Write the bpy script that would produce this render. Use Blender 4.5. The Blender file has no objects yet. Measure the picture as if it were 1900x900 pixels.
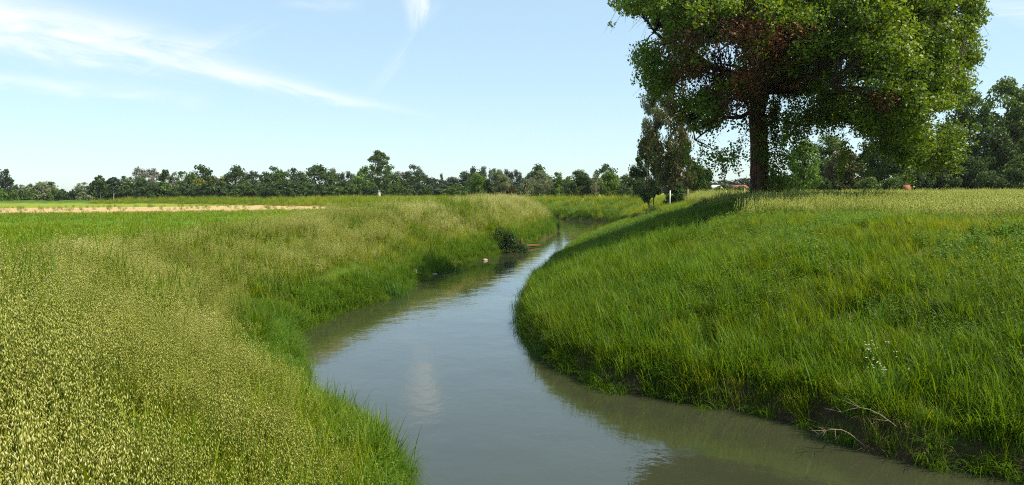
import bpy, math, random
import numpy as np
from mathutils import Matrix, Vector
R = math.radians
C = bpy.context.scene.collection
scene = bpy.context.scene

# ------------------------------------------------------------------ camera
EYE = 4.5
FPX = 1435.0                       # focal length in pixels of a 1900 px wide picture
cam_d = bpy.data.cameras.new('camera')
cam = bpy.data.objects.new('camera', cam_d); C.objects.link(cam)
cam_d.sensor_width = 36; cam_d.lens = 36 * FPX / 1900
cam_d.clip_start = 0.05; cam_d.clip_end = 6000
CAMROT = Matrix.Rotation(R(90 - 3.668), 3, 'X') @ Matrix.Rotation(R(-0.36), 3, 'Z')
cam.matrix_world = Matrix.Translation((0, 0, EYE)) @ CAMROT.to_4x4()
scene.camera = cam
scene.render.resolution_x = 1024; scene.render.resolution_y = 485

# ------------------------------------------------------------------ world and sun
SUN_AZ = 106.0      # degrees to the right of the view direction (+y)
SUN_EL = 52.0
world = bpy.data.worlds.new('World'); scene.world = world; world.use_nodes = True
wn, wl = world.node_tree.nodes, world.node_tree.links
wn.clear()
w_out = wn.new('ShaderNodeOutputWorld'); w_bg = wn.new('ShaderNodeBackground')
w_bg.inputs['Strength'].default_value = 0.10
sky = wn.new('ShaderNodeTexSky'); sky.sky_type = 'NISHITA'; sky.sun_disc = False
sky.sun_elevation = R(SUN_EL); sky.sun_rotation = R(SUN_AZ)
sky.air_density = 1.0; sky.dust_density = 0.3; sky.ozone_density = 1.6; sky.altitude = 0

def wmath(op, a, b=None, c=None, clamp=False):
    n = wn.new('ShaderNodeMath'); n.operation = op; n.use_clamp = clamp
    for i, v in enumerate((a, b, c)):
        if v is None: continue
        if isinstance(v, (int, float)): n.inputs[i].default_value = v
        else: wl.new(v, n.inputs[i])
    return n.outputs[0]
tc = wn.new('ShaderNodeTexCoord'); sep = wn.new('ShaderNodeSeparateXYZ')
wl.new(tc.outputs['Generated'], sep.inputs[0])
ydir = wmath('MAXIMUM', sep.outputs[1], 0.05)
U = wmath('DIVIDE', sep.outputs[0], ydir); V = wmath('DIVIDE', sep.outputs[2], ydir)
def wisp(u0, v0, ang, L, W, amp, nscale, seed, taper=0.0, stretch=5.0, thr=0.35):
    """a cirrus streak: centre, direction, half length, half width"""
    ca, sa = math.cos(ang), math.sin(ang)
    du = wmath('SUBTRACT', U, u0); dv = wmath('SUBTRACT', V, v0)
    s = wmath('ADD', wmath('MULTIPLY', du, ca), wmath('MULTIPLY', dv, sa))
    t = wmath('SUBTRACT', wmath('MULTIPLY', dv, ca), wmath('MULTIPLY', du, sa))
    cmb = wn.new('ShaderNodeCombineXYZ'); wl.new(s, cmb.inputs[0])
    wl.new(wmath('MULTIPLY', t, stretch), cmb.inputs[1]); cmb.inputs[2].default_value = seed
    nz = wn.new('ShaderNodeTexNoise'); wl.new(cmb.outputs[0], nz.inputs['Vector'])
    nz.inputs['Scale'].default_value = nscale; nz.inputs['Detail'].default_value = 7
    nz.inputs['Roughness'].default_value = 0.62; nz.inputs['Distortion'].default_value = 0.6
    wob = wmath('MULTIPLY', wmath('SUBTRACT', nz.outputs[0], 0.5), W * 2.2)
    t2 = wmath('ADD', t, wob)
    sn = wmath('DIVIDE', s, L)
    wid = wmath('MAXIMUM', wmath('MULTIPLY', wmath('ADD', 1.0, wmath('MULTIPLY', sn, -taper)), W), W * 0.15)
    tn = wmath('DIVIDE', t2, wid)
    g = wmath('MULTIPLY', wmath('SUBTRACT', 1.0, wmath('MULTIPLY', sn, sn), clamp=True),
              wmath('POWER', 2.718, wmath('MULTIPLY', wmath('MULTIPLY', tn, tn), -1.3)))
    n2 = wmath('ADD', wmath('MULTIPLY', wmath('SUBTRACT', nz.outputs[0], thr), 2.6), 0.1, clamp=True)
    return wmath('MULTIPLY', wmath('MULTIPLY', g, n2), amp)
parts = [wisp(-0.56, 0.200, -0.20, 0.35, 0.036, 0.85, 5, 1.3, taper=0.75),
         wisp(-0.62, 0.225, -0.16, 0.30, 0.030, 1.0, 9, 4.1, taper=0.4),
         wisp(-0.34, 0.150, -0.22, 0.26, 0.010, 0.9, 12, 7.7, taper=0.2),
         wisp(-0.55, 0.138, -0.10, 0.18, 0.012, 0.5, 11, 2.2),
         wisp(-0.66, 0.150, -0.12, 0.12, 0.008, 0.5, 14, 5.2),
         wisp(-0.40, 0.185, 0.35, 0.12, 0.012, 0.35, 12, 8.2),
         wisp(-0.118, 0.252, 1.45, 0.050, 0.018, 1.2, 14, 9.1, taper=-0.8, stretch=2.5, thr=0.3),
         wisp(-0.135, 0.185, 0.9, 0.09, 0.008, 0.25, 14, 3.1),
         wisp(0.70, 0.225, -0.08, 0.16, 0.020, 0.8, 9, 6.4),
         wisp(-0.24, 0.245, -0.1, 0.06, 0.010, 0.4, 14, 6.9)]
acc = parts[0]
for p in parts[1:]: acc = wmath('ADD', acc, p)
acc = wmath('MULTIPLY', acc, 0.85, clamp=True)
hsv = wn.new('ShaderNodeHueSaturation'); wl.new(sky.outputs[0], hsv.inputs['Color'])
hsv.inputs['Saturation'].default_value = 1.0; hsv.inputs['Value'].default_value = 1.0
mixc = wn.new('ShaderNodeMix'); mixc.data_type = 'RGBA'
tint = wn.new('ShaderNodeMix'); tint.data_type = 'RGBA'; tint.blend_type = 'MULTIPLY'; tint.inputs['Factor'].default_value = 1
wl.new(hsv.outputs[0], tint.inputs['A']); tint.inputs['B'].default_value = (0.90, 0.99, 1.06, 1)
veil = wn.new('ShaderNodeMix'); veil.data_type = 'RGBA'; veil.inputs['Factor'].default_value = 0.48     # thin high cirrus veil
wl.new(tint.outputs['Result'], veil.inputs['A']); veil.inputs['B'].default_value = (4.2, 5.6, 6.1, 1)
wl.new(acc, mixc.inputs['Factor']); wl.new(veil.outputs['Result'], mixc.inputs['A'])
mixc.inputs['B'].default_value = (6.5, 6.75, 6.6, 1)
wl.new(mixc.outputs['Result'], w_bg.inputs['Color']); wl.new(w_bg.outputs[0], w_out.inputs[0])

sun_d = bpy.data.lights.new('sun', 'SUN'); sun_o = bpy.data.objects.new('sun', sun_d); C.objects.link(sun_o)
sun_d.energy = 5.0; sun_d.angle = R(0.53); sun_d.color = (1.0, 0.86, 0.58)
sv = Vector((math.sin(R(SUN_AZ)) * math.cos(R(SUN_EL)), math.cos(R(SUN_AZ)) * math.cos(R(SUN_EL)), math.sin(R(SUN_EL))))
sun_o.rotation_euler = (-sv).to_track_quat('-Z', 'Y').to_euler()

scene.view_settings.view_transform = 'Standard'; scene.view_settings.look = 'None'
scene.view_settings.exposure = 0.78; scene.view_settings.gamma = 1
scene.view_settings.use_curve_mapping = False
scene.cycles.use_denoising = False; scene.cycles.filter_width = 1.1; scene.cycles.max_bounces = 6; scene.cycles.diffuse_bounces = 3; scene.cycles.transmission_bounces = 4
scene.cycles.transparent_max_bounces = 8; scene.cycles.caustics_reflective = False; scene.cycles.caustics_refractive = False

# ------------------------------------------------------------------ numeric helpers
def hor(px): return 364.0 - 12.0 * px / 1900.0
def ray(px, py):
    v = CAMROT @ Vector(((px - 950) / FPX, -(py - 450) / FPX, -1.0))
    return v
def on_plane(px, py, z):
    v = ray(px, py); t = (z - EYE) / v.z
    return (v.x * t, v.y * t)
def at_depth(px, py, y):
    v = ray(px, py); t = y / v.y
    return (v.x * t, y, EYE + v.z * t)

def _hash(ix, iy, seed):
    h = (ix.astype(np.int64) * 374761393 + iy.astype(np.int64) * 668265263 + seed * 982451653) & 0xffffffff
    h = ((h ^ (h >> 13)) * 1274126177) & 0xffffffff
    return ((h ^ (h >> 16)) & 0xffff) / 65535.0
def vnoise(x, y, seed=0):
    ix, iy = np.floor(x), np.floor(y); fx, fy = x - ix, y - iy
    fx = fx * fx * (3 - 2 * fx); fy = fy * fy * (3 - 2 * fy)
    a = _hash(ix, iy, seed); b = _hash(ix + 1, iy, seed); c = _hash(ix, iy + 1, seed); d = _hash(ix + 1, iy + 1, seed)
    return (a * (1 - fx) + b * fx) * (1 - fy) + (c * (1 - fx) + d * fx) * fy
def fbm(x, y, seed=0, o=3):
    s, a, t = 0, 1.0, 0
    for k in range(o):
        s = s + a * vnoise(x * 2 ** k + 17 * k, y * 2 ** k - 9 * k, seed + k); t += a; a *= 0.5
    return s / t                                             # 0..1
def sstep(a, b, x):
    t = np.clip((x - a) / (b - a), 0, 1); return t * t * (3 - 2 * t)

# ------------------------------------------------------------------ the river's two waterlines
def chaikin(P, n=2):
    P = np.array(P, float)
    for _ in range(n):
        Q = [P[0]]
        for a, b in zip(P[:-1], P[1:]):
            Q += [0.75 * a + 0.25 * b, 0.25 * a + 0.75 * b]
        Q.append(P[-1]); P = np.array(Q)
    return P
left_px = [(735, 892), (600, 800), (540, 740), (533, 700), (545, 640), (590, 600), (660, 570), (745, 543), (790, 512), (870, 485), (960, 462), (1020, 440), (1035, 431)]
right_px = [(1880, 888), (1640, 845), (1440, 775), (1300, 752), (1140, 722), (1020, 672), (967, 612), (966, 575), (998, 520), (1047, 475), (1100, 441), (1126, 429)]
LEFT = [(3, -60), (1.2, -12), (0.35, 0), (-0.15, 3.5), (-0.8, 7)] + [on_plane(x, y, 0) for x, y in left_px] + \
       [(6, 97), (4, 107), (-5, 119), (-22, 139), (-50, 177), (-92, 217), (-220, 270), (-600, 400)]
RIGHT = [(64, 0), (28, 3.5), (14, 7.6)] + [on_plane(x, y, 0) for x, y in right_px] + \
        [(15.5, 108), (15.5, 119), (9.5, 130), (-2, 140), (-15, 153), (-43, 190), (-86, 229), (-215, 283), (-600, 415)]
LEFT, RIGHT = chaikin(LEFT), chaikin(RIGHT)
def ragged(P, seed):
    out = []
    for a, b in zip(P[:-1], P[1:]):
        L = float(np.hypot(*(b - a))); m = (a + b) / 2; near = m[1] > 3 and m[1] < 75 and abs(m[0]) < 16
        k = max(1, int(L / (.45 if m[1] < 35 else .9))) if near else 1
        nrm = np.array((-(b - a)[1], (b - a)[0])) / (L + 1e-9)
        for i in range(k):
            p = a + (b - a) * i / k
            o_ = (float(fbm(np.array([p[0] * .9 + seed]), np.array([p[1] * .9]), seed, 3)[0]) - .5) * .95 if near else 0
            out.append(p + nrm * o_)
    out.append(P[-1]); return np.array(out)
LEFT, RIGHT = ragged(LEFT, 5), ragged(RIGHT, 6)
def dist_poly(x, y, P):
    best = np.full(x.shape, 1e9)
    for a, b in zip(P[:-1], P[1:]):
        ex, ey = b - a; L2 = ex * ex + ey * ey + 1e-9
        t = np.clip(((x - a[0]) * ex + (y - a[1]) * ey) / L2, 0, 1)
        best = np.minimum(best, (x - a[0] - t * ex) ** 2 + (y - a[1] - t * ey) ** 2)
    return np.sqrt(best)
RIVER = np.vstack([LEFT, RIGHT[::-1]])
def inside(x, y):
    c = np.zeros(x.shape, bool); P = RIVER; Q = np.roll(P, -1, 0)
    for (ax, ay), (bx, by) in zip(P, Q):
        if ay == by: continue
        k = ((ay > y) != (by > y)) & (x < (bx - ax) * (y - ay) / (by - ay) + ax); c ^= k
    return c
def fields(x, y):
    """dl, dr: distances to the two waterlines, wet: in the river, side: -1 left land, 1 right land"""
    dl, dr = dist_poly(x, y, LEFT), dist_poly(x, y, RIGHT)
    wet = inside(x, y)
    return dl, dr, wet, np.where(dl < dr, -1, 1)
def height(x, y, F=None):
    dl, dr, wet, side = F or fields(x, y)
    n1 = fbm(x * 0.35, y * 0.35, 3) - 0.5; n2 = fbm(x * 1.6, y * 1.6, 9) - 0.5
    d = dl
    crestw = 2.7 + 1.9 * sstep(6, 13, y); hc = 2.42 - .24 * sstep(5, 12, y) * (1 - sstep(24, 45, y)) + .43 * sstep(35, 70, y)
    zl = 0.22 * sstep(0, 0.25, d) + hc * np.clip((d / crestw), 0, 1) ** 0.85
    zl = np.where(d > crestw + 1.8, hc + .22 - (hc + .22 - 2.2) * sstep(crestw + 1.8, crestw + 6.5, d), zl)
    zl = zl + (n1 * 0.80 * sstep(1.2, 4.5, d) + n2 * 0.10) * sstep(0.3, 2, d) * (1 - 0.85 * sstep(9, 14, d))
    d = dr
    zr = 0.38 * sstep(0, 0.25, d) + 2.98 * (1 - (1 - np.clip(d / 10.5, 0, 1)) ** 1.45)
    far = sstep(95, 125, y)                                   # outer bend and reach beyond it: lower levee
    zr_far = 0.25 * sstep(0, 0.3, d) + 2.75 * np.clip(d / 5.5, 0, 1) ** 0.85
    zr = zr * (1 - far) + zr_far * far
    zr = zr + (n1 * 0.45 + n2 * 0.10) * sstep(0.3, 2.5, d) * (1 - 0.7 * sstep(14, 22, d))
    zr = zr + .30 * np.exp(-(((x - 12.4) / 7) ** 2 + ((y - 39) / 8) ** 2)) * sstep(3, 8, dr)      # the ground swells round the big tree
    dw = np.minimum(dl, dr)
    zw = -0.9 * np.clip(dw / 1.5, 0, 1) - 0.02
    return np.where(wet, zw, np.where(side < 0, zl, zr))
def hz(x, y):
    return float(height(np.array([float(x)]), np.array([float(y)]))[0])

# ------------------------------------------------------------------ mesh builder
class MB:
    def __init__(s): s.v, s.f, s.m, s.t, s.n = [], [], [], [], 0
    def add(s, V, F, mat=0, tint=0.5):
        s.v.append(np.asarray(V, float)); F = [tuple(i + s.n for i in f) for f in F]
        s.f += F; s.m += [mat] * len(F)
        s.t += list(np.broadcast_to(tint, (len(F),))); s.n += len(V)
    def quads(s, V, mat=0, tint=0.5):
        """V (k,4,3) separate quads"""
        k = len(V); s.v.append(V.reshape(-1, 3))
        idx = (np.arange(k * 4) + s.n).reshape(k, 4)
        s.f += [tuple(r) for r in idx.tolist()]; s.m += [mat] * k; s.t += list(np.broadcast_to(tint, (k,))); s.n += 4 * k
    def mesh(s, name, mats, smooth=False):
        me = bpy.data.meshes.new(name)
        V = np.vstack(s.v) if s.v else np.zeros((0, 3))
        sizes = np.array([len(f) for f in s.f], np.int32); loops = np.fromiter((i for f in s.f for i in f), np.int32)
        me.vertices.add(len(V)); me.vertices.foreach_set('co', V.astype(np.float32).ravel())
        me.loops.add(len(loops)); me.loops.foreach_set('vertex_index', loops)
        me.polygons.add(len(sizes)); st = np.zeros(len(sizes), np.int32); st[1:] = np.cumsum(sizes)[:-1]
        me.polygons.foreach_set('loop_start', st)
        me.polygons.foreach_set('material_index', np.array(s.m, np.int32))
        if smooth: me.polygons.foreach_set('use_smooth', np.ones(len(sizes), bool))
        a = me.attributes.new('tint', 'FLOAT', 'FACE'); a.data.foreach_set('value', np.array(s.t, np.float32))
        for m in mats: me.materials.append(m)
        me.update(calc_edges=True); me.validate()
        return me
    def build(s, name, mats, parent=None, smooth=False):
        if not isinstance(mats, (list, tuple)): mats = [mats]
        o = bpy.data.objects.new(name, s.mesh(name, mats, smooth)); C.objects.link(o); o.parent = parent
        return o
    def tube(s, pts, rad, n=6, mat=0, tint=0.5, rough=0.0, rng=None):
        pts = np.asarray(pts, float); k = len(pts); rad = np.broadcast_to(rad, (k,))
        V = []
        for i in range(k):
            d = pts[min(i + 1, k - 1)] - pts[max(i - 1, 0)]; d = d / (np.linalg.norm(d) + 1e-9)
            a = np.cross(d, (0.31, 0.17, 1.0) if abs(d[2]) < 0.95 else (1.0, 0.1, 0)); a /= np.linalg.norm(a) + 1e-9
            b = np.cross(d, a)
            for j in range(n):
                w = 2 * math.pi * j / n
                r = rad[i] * (1 + (rough * (rng.random() - 0.5) if rng else 0))
                V.append(pts[i] + (a * math.cos(w) + b * math.sin(w)) * r)
        F = [(i * n + j, i * n + (j + 1) % n, (i + 1) * n + (j + 1) % n, (i + 1) * n + j) for i in range(k - 1) for j in range(n)]
        F.append(tuple(range((k - 1) * n, k * n))); F.append(tuple(reversed(range(n))))
        s.add(V, F, mat, tint)
    def blade(s, base, ang, lean, h, w, segs=4, droop=1.0, mat=0, tint=0.5, rng=None):
        """grass blade: an arching tapered strip"""
        ca, sa = math.cos(ang), math.sin(ang); px, py = -sa, ca
        V = []; x = 0.0; z = 0.0; th = lean
        for i in range(segs + 1):
            f = i / segs; ww = w * (1 - f ** 2.2) * (0.55 + 0.9 * min(f * 3, 1) * 0.5) * 0.5
            c = np.array((base[0] + ca * x, base[1] + sa * x, base[2] + z))
            if i < segs:
                V += [c - np.array((px, py, 0)) * ww, c + np.array((px, py, 0)) * ww]
            else: V.append(c)
            x += math.sin(th) * h / segs; z += math.cos(th) * h / segs; th += droop / segs
        F = [(2 * i, 2 * i + 1, 2 * i + 3, 2 * i + 2) for i in range(segs - 1)] + [(2 * segs - 2, 2 * segs - 1, 2 * segs)]
        s.add(V, F, mat, tint)

def tag(o, label, cat=None, group=None, kind=None):
    if label: o['label'] = label
    if cat: o['category'] = cat
    if group: o['group'] = group
    if kind: o['kind'] = kind
    return o
def thing(name, label, cat, loc=(0, 0, 0), rz=0.0, group=None):
    o = bpy.data.objects.new(name, None); C.objects.link(o); o.location = loc; o.rotation_euler = (0, 0, rz)
    o.empty_display_size = 0.2
    return tag(o, label, cat, group)

# ------------------------------------------------------------------ materials
def new_mat(name):
    m = bpy.data.materials.new(name); m.use_nodes = True; m.node_tree.nodes.clear()
    return m, m.node_tree.nodes, m.node_tree.links
def ramp(n, stops):
    r = n.new('ShaderNodeValToRGB'); e = r.color_ramp.elements
    while len(e) > 1: e.remove(e[0])
    e[0].position = stops[0][0]; e[0].color = (*stops[0][1], 1)
    for p, c in stops[1:]:
        k = e.new(p); k.color = (*c, 1)
    return r
def mth(n, l, op, a, b=None, clamp=False):
    q = n.new('ShaderNodeMath'); q.operation = op; q.use_clamp = clamp
    for i, v in enumerate((a, b)):
        if v is None: continue
        if isinstance(v, (int, float)): q.inputs[i].default_value = v
        else: l.new(v, q.inputs[i])
    return q.outputs[0]
def noise(n, l, vec, scale, detail=3, rough=0.5):
    t = n.new('ShaderNodeTexNoise'); t.inputs['Scale'].default_value = scale; t.inputs['Detail'].default_value = detail
    t.inputs['Roughness'].default_value = rough
    if vec is not None: l.new(vec, t.inputs['Vector'])
    return t.outputs[0]

def leaf_mat(name, stops, trans=0.4, patch=None, patch_scale=0.12, gloss=0.12, tcol=1.3, inst=False, rough=0.5, nscale=0.5):
    """Two-sided leaf: colour from per-face tint + large noise patches; translucent."""
    m, n, l = new_mat(name)
    at = n.new('ShaderNodeAttribute'); at.attribute_name = 'tint'; at.attribute_type = 'GEOMETRY'
    geo = n.new('ShaderNodeNewGeometry')
    oi = n.new('ShaderNodeObjectInfo')
    if inst:
        ai = n.new('ShaderNodeAttribute'); ai.attribute_name = 'hue'; ai.attribute_type = 'INSTANCER'
        big = ai.outputs['Fac']
    else:
        big = noise(n, l, geo.outputs['Position'], nscale, 3)
    v = mth(n, l, 'ADD', mth(n, l, 'MULTIPLY', at.outputs['Fac'], 0.45), mth(n, l, 'MULTIPLY', big, 0.55))
    r = ramp(n, stops); l.new(v, r.inputs[0])
    col = r.outputs[0]
    bs = n.new('ShaderNodeBsdfPrincipled'); l.new(col, bs.inputs['Base Color'])
    bs.inputs['Roughness'].default_value = rough; bs.inputs['Specular IOR Level'].default_value = gloss * 2
    tr = n.new('ShaderNodeBsdfTranslucent')
    hs = n.new('ShaderNodeHueSaturation'); l.new(col, hs.inputs['Color']); hs.inputs['Value'].default_value = tcol
    hs.inputs['Hue'].default_value = 0.485; hs.inputs['Saturation'].default_value = 1.05
    l.new(hs.outputs[0], tr.inputs[0])
    mx = n.new('ShaderNodeMixShader'); mx.inputs[0].default_value = trans
    l.new(bs.outputs[0], mx.inputs[1]); l.new(tr.outputs[0], mx.inputs[2])
    o = n.new('ShaderNodeOutputMaterial'); l.new(mx.outputs[0], o.inputs[0])
    return m
def bark_mat(name, c1, c2, scale=6, bump=0.5, stretch=4):
    m, n, l = new_mat(name)
    tcn = n.new('ShaderNodeTexCoord'); mp = n.new('ShaderNodeMapping'); mp.inputs['Scale'].default_value = (stretch, stretch, 1)
    l.new(tcn.outputs['Object'], mp.inputs[0])
    nz = noise(n, l, mp.outputs[0], scale, 6, 0.65)
    r = ramp(n, [(0.3, c1), (0.7, c2)]); l.new(nz, r.inputs[0])
    bs = n.new('ShaderNodeBsdfPrincipled'); l.new(r.outputs[0], bs.inputs['Base Color']); bs.inputs['Roughness'].default_value = 0.9
    bs.inputs['Specular IOR Level'].default_value = 0.2
    bp = n.new('ShaderNodeBump'); bp.inputs['Strength'].default_value = bump; bp.inputs['Distance'].default_value = 0.05
    l.new(nz, bp.inputs['Height']); l.new(bp.outputs[0], bs.inputs['Normal'])
    o = n.new('ShaderNodeOutputMaterial'); l.new(bs.outputs[0], o.inputs[0])
    return m

G = {}
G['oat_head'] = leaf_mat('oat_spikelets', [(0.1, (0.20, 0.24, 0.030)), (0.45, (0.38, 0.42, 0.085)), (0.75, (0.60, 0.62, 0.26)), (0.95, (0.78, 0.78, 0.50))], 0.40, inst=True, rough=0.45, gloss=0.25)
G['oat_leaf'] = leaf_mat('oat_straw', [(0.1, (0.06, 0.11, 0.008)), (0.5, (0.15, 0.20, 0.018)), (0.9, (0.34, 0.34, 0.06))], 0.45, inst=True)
G['grass'] = leaf_mat('tall_grass_blades', [(0.05, (0.030, 0.080, 0.006)), (0.40, (0.085, 0.160, 0.006)), (0.70, (0.20, 0.265, 0.010)), (1.0, (0.34, 0.34, 0.04))], 0.45, inst=True, gloss=0.12)
G['sedge'] = leaf_mat('sedge_blades', [(0.1, (0.040, 0.10, 0.006)), (0.5, (0.085, 0.18, 0.010)), (0.95, (0.20, 0.29, 0.022))], 0.42, inst=True, gloss=0.10, rough=0.55)
G['weed'] = leaf_mat('weed_leaves', [(0.1, (0.035, 0.10, 0.01)), (0.5, (0.08, 0.19, 0.015)), (0.95, (0.20, 0.30, 0.03))], 0.4, inst=True, gloss=0.2)
G['pale'] = leaf_mat('pale_grass_heads', [(0.1, (0.24, 0.32, 0.05)), (0.5, (0.40, 0.46, 0.12)), (0.95, (0.60, 0.62, 0.26))], 0.45, inst=True)
G['straw'] = leaf_mat('dry_straw', [(0.1, (0.22, 0.15, 0.06)), (0.5, (0.38, 0.28, 0.12)), (0.95, (0.55, 0.45, 0.24))], 0.25, inst=True)
G['oak'] = leaf_mat('oak_leaves', [(0.2, (0.034, 0.076, 0.006)), (0.5, (0.090, 0.165, 0.010)), (0.8, (0.20, 0.29, 0.018))], 0.38, gloss=0.2, nscale=0.35)
G['dead'] = leaf_mat('withered_leaves', [(0.2, (0.045, 0.028, 0.016)), (0.50, (0.095, 0.045, 0.022)), (0.85, (0.26, 0.085, 0.028))], 0.15, gloss=0.05, nscale=0.5)
def crownmat(k, a, b, c, tr=0.3): G[k] = leaf_mat('leaves_' + k, [(0.2, a), (0.5, b), (0.85, c)], tr, nscale=0.25, gloss=0.08)
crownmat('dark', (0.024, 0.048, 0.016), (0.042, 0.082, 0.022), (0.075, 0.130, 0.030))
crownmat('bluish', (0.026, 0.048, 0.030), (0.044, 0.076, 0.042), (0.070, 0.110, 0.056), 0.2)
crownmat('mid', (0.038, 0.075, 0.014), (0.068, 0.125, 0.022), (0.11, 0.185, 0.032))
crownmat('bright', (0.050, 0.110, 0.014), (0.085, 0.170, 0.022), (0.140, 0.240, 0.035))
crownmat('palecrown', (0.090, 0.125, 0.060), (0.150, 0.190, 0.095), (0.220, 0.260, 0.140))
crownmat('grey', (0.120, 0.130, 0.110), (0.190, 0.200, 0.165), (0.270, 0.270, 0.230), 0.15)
crownmat('yellow', (0.110, 0.120, 0.020), (0.170, 0.180, 0.028), (0.240, 0.240, 0.040))
crownmat('brown', (0.050, 0.048, 0.016), (0.080, 0.080, 0.022), (0.120, 0.125, 0.034), 0.2)
G['bark'] = bark_mat('grey_brown_bark', (0.035, 0.028, 0.020), (0.10, 0.085, 0.065))
G['ivybark'] = bark_mat('reddish_trunk', (0.025, 0.014, 0.010), (0.17, 0.085, 0.055), 5, 1.0, 2.2)
G['limbbark'] = bark_mat('dark_limb_bark', (0.018, 0.015, 0.011), (0.060, 0.048, 0.036))
G['white'] = bark_mat('pale_bark', (0.45, 0.42, 0.36), (0.75, 0.72, 0.65), 3, 0.2)
G['stone'] = bark_mat('river_stone', (0.22, 0.18, 0.15), (0.42, 0.36, 0.31), 7, 0.5, 1)
G['timber'] = bark_mat('wet_timber', (0.05, 0.03, 0.02), (0.12, 0.08, 0.05), 6, 0.5)
G['rust'] = bark_mat('orange_clay', (0.085, 0.050, 0.026), (0.15, 0.090, 0.048), 6, 0.4)
G['stake'] = bark_mat('stake_wood', (0.45, 0.30, 0.16), (0.62, 0.46, 0.28), 6, 0.3)
G['whitepaint'] = bark_mat('white_paint', (0.70, 0.70, 0.68), (0.82, 0.82, 0.80), 2, 0.1, 1)
G['greywall'] = bark_mat('grey_white_plaster', (0.36, 0.37, 0.38), (0.46, 0.47, 0.48), 2, .1, 1)
G['roof'] = bark_mat('clay_roof', (0.20, 0.075, 0.045), (0.30, 0.11, 0.06), 9, 0.4, 1)
G['plaster'] = bark_mat('buff_plaster', (0.50, 0.34, 0.20), (0.60, 0.42, 0.26), 2, 0.2, 1)
G['glass'] = bark_mat('dark_pane', (0.03, 0.035, 0.04), (0.05, 0.06, 0.07), 2, 0.0, 1)
G['petal_y'] = leaf_mat('yellow_petals', [(0.1, (0.75, 0.55, 0.01)), (0.9, (0.85, 0.70, 0.03))], 0.3)
G['petal_w'] = leaf_mat('white_petals', [(0.1, (0.70, 0.70, 0.62)), (0.9, (0.82, 0.82, 0.76))], 0.3)

# ground
gm, n, l = new_mat('soil_and_turf')
geo = n.new('ShaderNodeNewGeometry'); sp = n.new('ShaderNodeSeparateXYZ'); l.new(geo.outputs['Position'], sp.inputs[0])
fa = n.new('ShaderNodeAttribute'); fa.attribute_name = 'field'
ra = n.new('ShaderNodeAttribute'); ra.attribute_name = 'rightside'
wa = n.new('ShaderNodeAttribute'); wa.attribute_name = 'edge'
nzb = noise(n, l, geo.outputs['Position'], 0.06, 4); nzm = noise(n, l, geo.outputs['Position'], 0.7, 5, 0.6); nzf = noise(n, l, geo.outputs['Position'], 9, 5, 0.7)
vv = mth(n, l, 'SUBTRACT', sp.outputs[1], mth(n, l, 'MULTIPLY', sp.outputs[0], 0.35))
vv = mth(n, l, 'ADD', vv, mth(n, l, 'MULTIPLY', mth(n, l, 'SUBTRACT', nzb, 0.5), 22))
rb = ramp(n, [(0.2, (0.030, 0.075, 0.008)), (0.55, (0.060, 0.120, 0.014)), (0.8, (0.12, 0.16, 0.025))])          # bank turf
l.new(mth(n, l, 'ADD', mth(n, l, 'MULTIPLY', nzm, 0.6), mth(n, l, 'MULTIPLY', nzf, 0.4)), rb.inputs[0])
rg = ramp(n, [(0.25, (0.045, 0.125, 0.010)), (0.5, (0.085, 0.20, 0.016)), (0.75, (0.13, 0.26, 0.03))])            # green crop
mxx = n.new('ShaderNodeMapping'); mxx.inputs['Scale'].default_value = (0.12, 1, 1); mxx.inputs['Rotation'].default_value = (0, 0, -0.33); l.new(geo.outputs['Position'], mxx.inputs[0])
rows = noise(n, l, mxx.outputs[0], 0.6, 5, 0.7)
l.new(rows, rg.inputs[0])
rs = ramp(n, [(0.2, (0.28, 0.20, 0.09)), (0.5, (0.43, 0.31, 0.17)), (0.75, (0.52, 0.39, 0.23))]); l.new(rows, rs.inputs[0])   # dry stubble strip
ry = ramp(n, [(0.2, (0.10, 0.16, 0.018)), (0.5, (0.19, 0.24, 0.03)), (0.75, (0.27, 0.30, 0.05))]); l.new(rows, ry.inputs[0])  # yellow-green meadow
def mixrgb(f, a, b):
    q = n.new('ShaderNodeMix'); q.data_type = 'RGBA'; l.new(f, q.inputs['Factor']); l.new(a, q.inputs['A']); l.new(b, q.inputs['B']); return q.outputs['Result']
def stepn(v, a, b):
    q = n.new('ShaderNodeMapRange'); q.inputs['From Min'].default_value = a; q.inputs['From Max'].default_value = b; l.new(v, q.inputs[0]); return q.outputs[0]
c = mixrgb(stepn(vv, 120, 124), rg.outputs[0], rs.outputs[0])
c = mixrgb(stepn(vv, 176, 180), c, ry.outputs[0])
c = mixrgb(fa.outputs['Fac'], rb.outputs[0], c)
rp = ramp(n, [(0.2, (0.19, 0.24, 0.035)), (0.5, (0.30, 0.34, 0.06)), (0.8, (0.40, 0.42, 0.11))]); l.new(nzm, rp.inputs[0])
c = mixrgb(ra.outputs['Fac'], c, rp.outputs[0])
rm = ramp(n, [(0.2, (0.035, 0.026, 0.014)), (0.8, (0.10, 0.070, 0.038))]); l.new(nzf, rm.inputs[0])
c = mixrgb(wa.outputs['Fac'], c, rm.outputs[0])
bs = n.new('ShaderNodeBsdfPrincipled'); l.new(c, bs.inputs['Base Color']); bs.inputs['Roughness'].default_value = 0.95; bs.inputs['Specular IOR Level'].default_value = 0.1
bp = n.new('ShaderNodeBump'); bp.inputs['Strength'].default_value = 0.8; bp.inputs['Distance'].default_value = 0.15; l.new(nzf, bp.inputs['Height']); l.new(bp.outputs[0], bs.inputs['Normal'])
o = n.new('ShaderNodeOutputMaterial'); l.new(bs.outputs[0], o.inputs[0])

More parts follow.
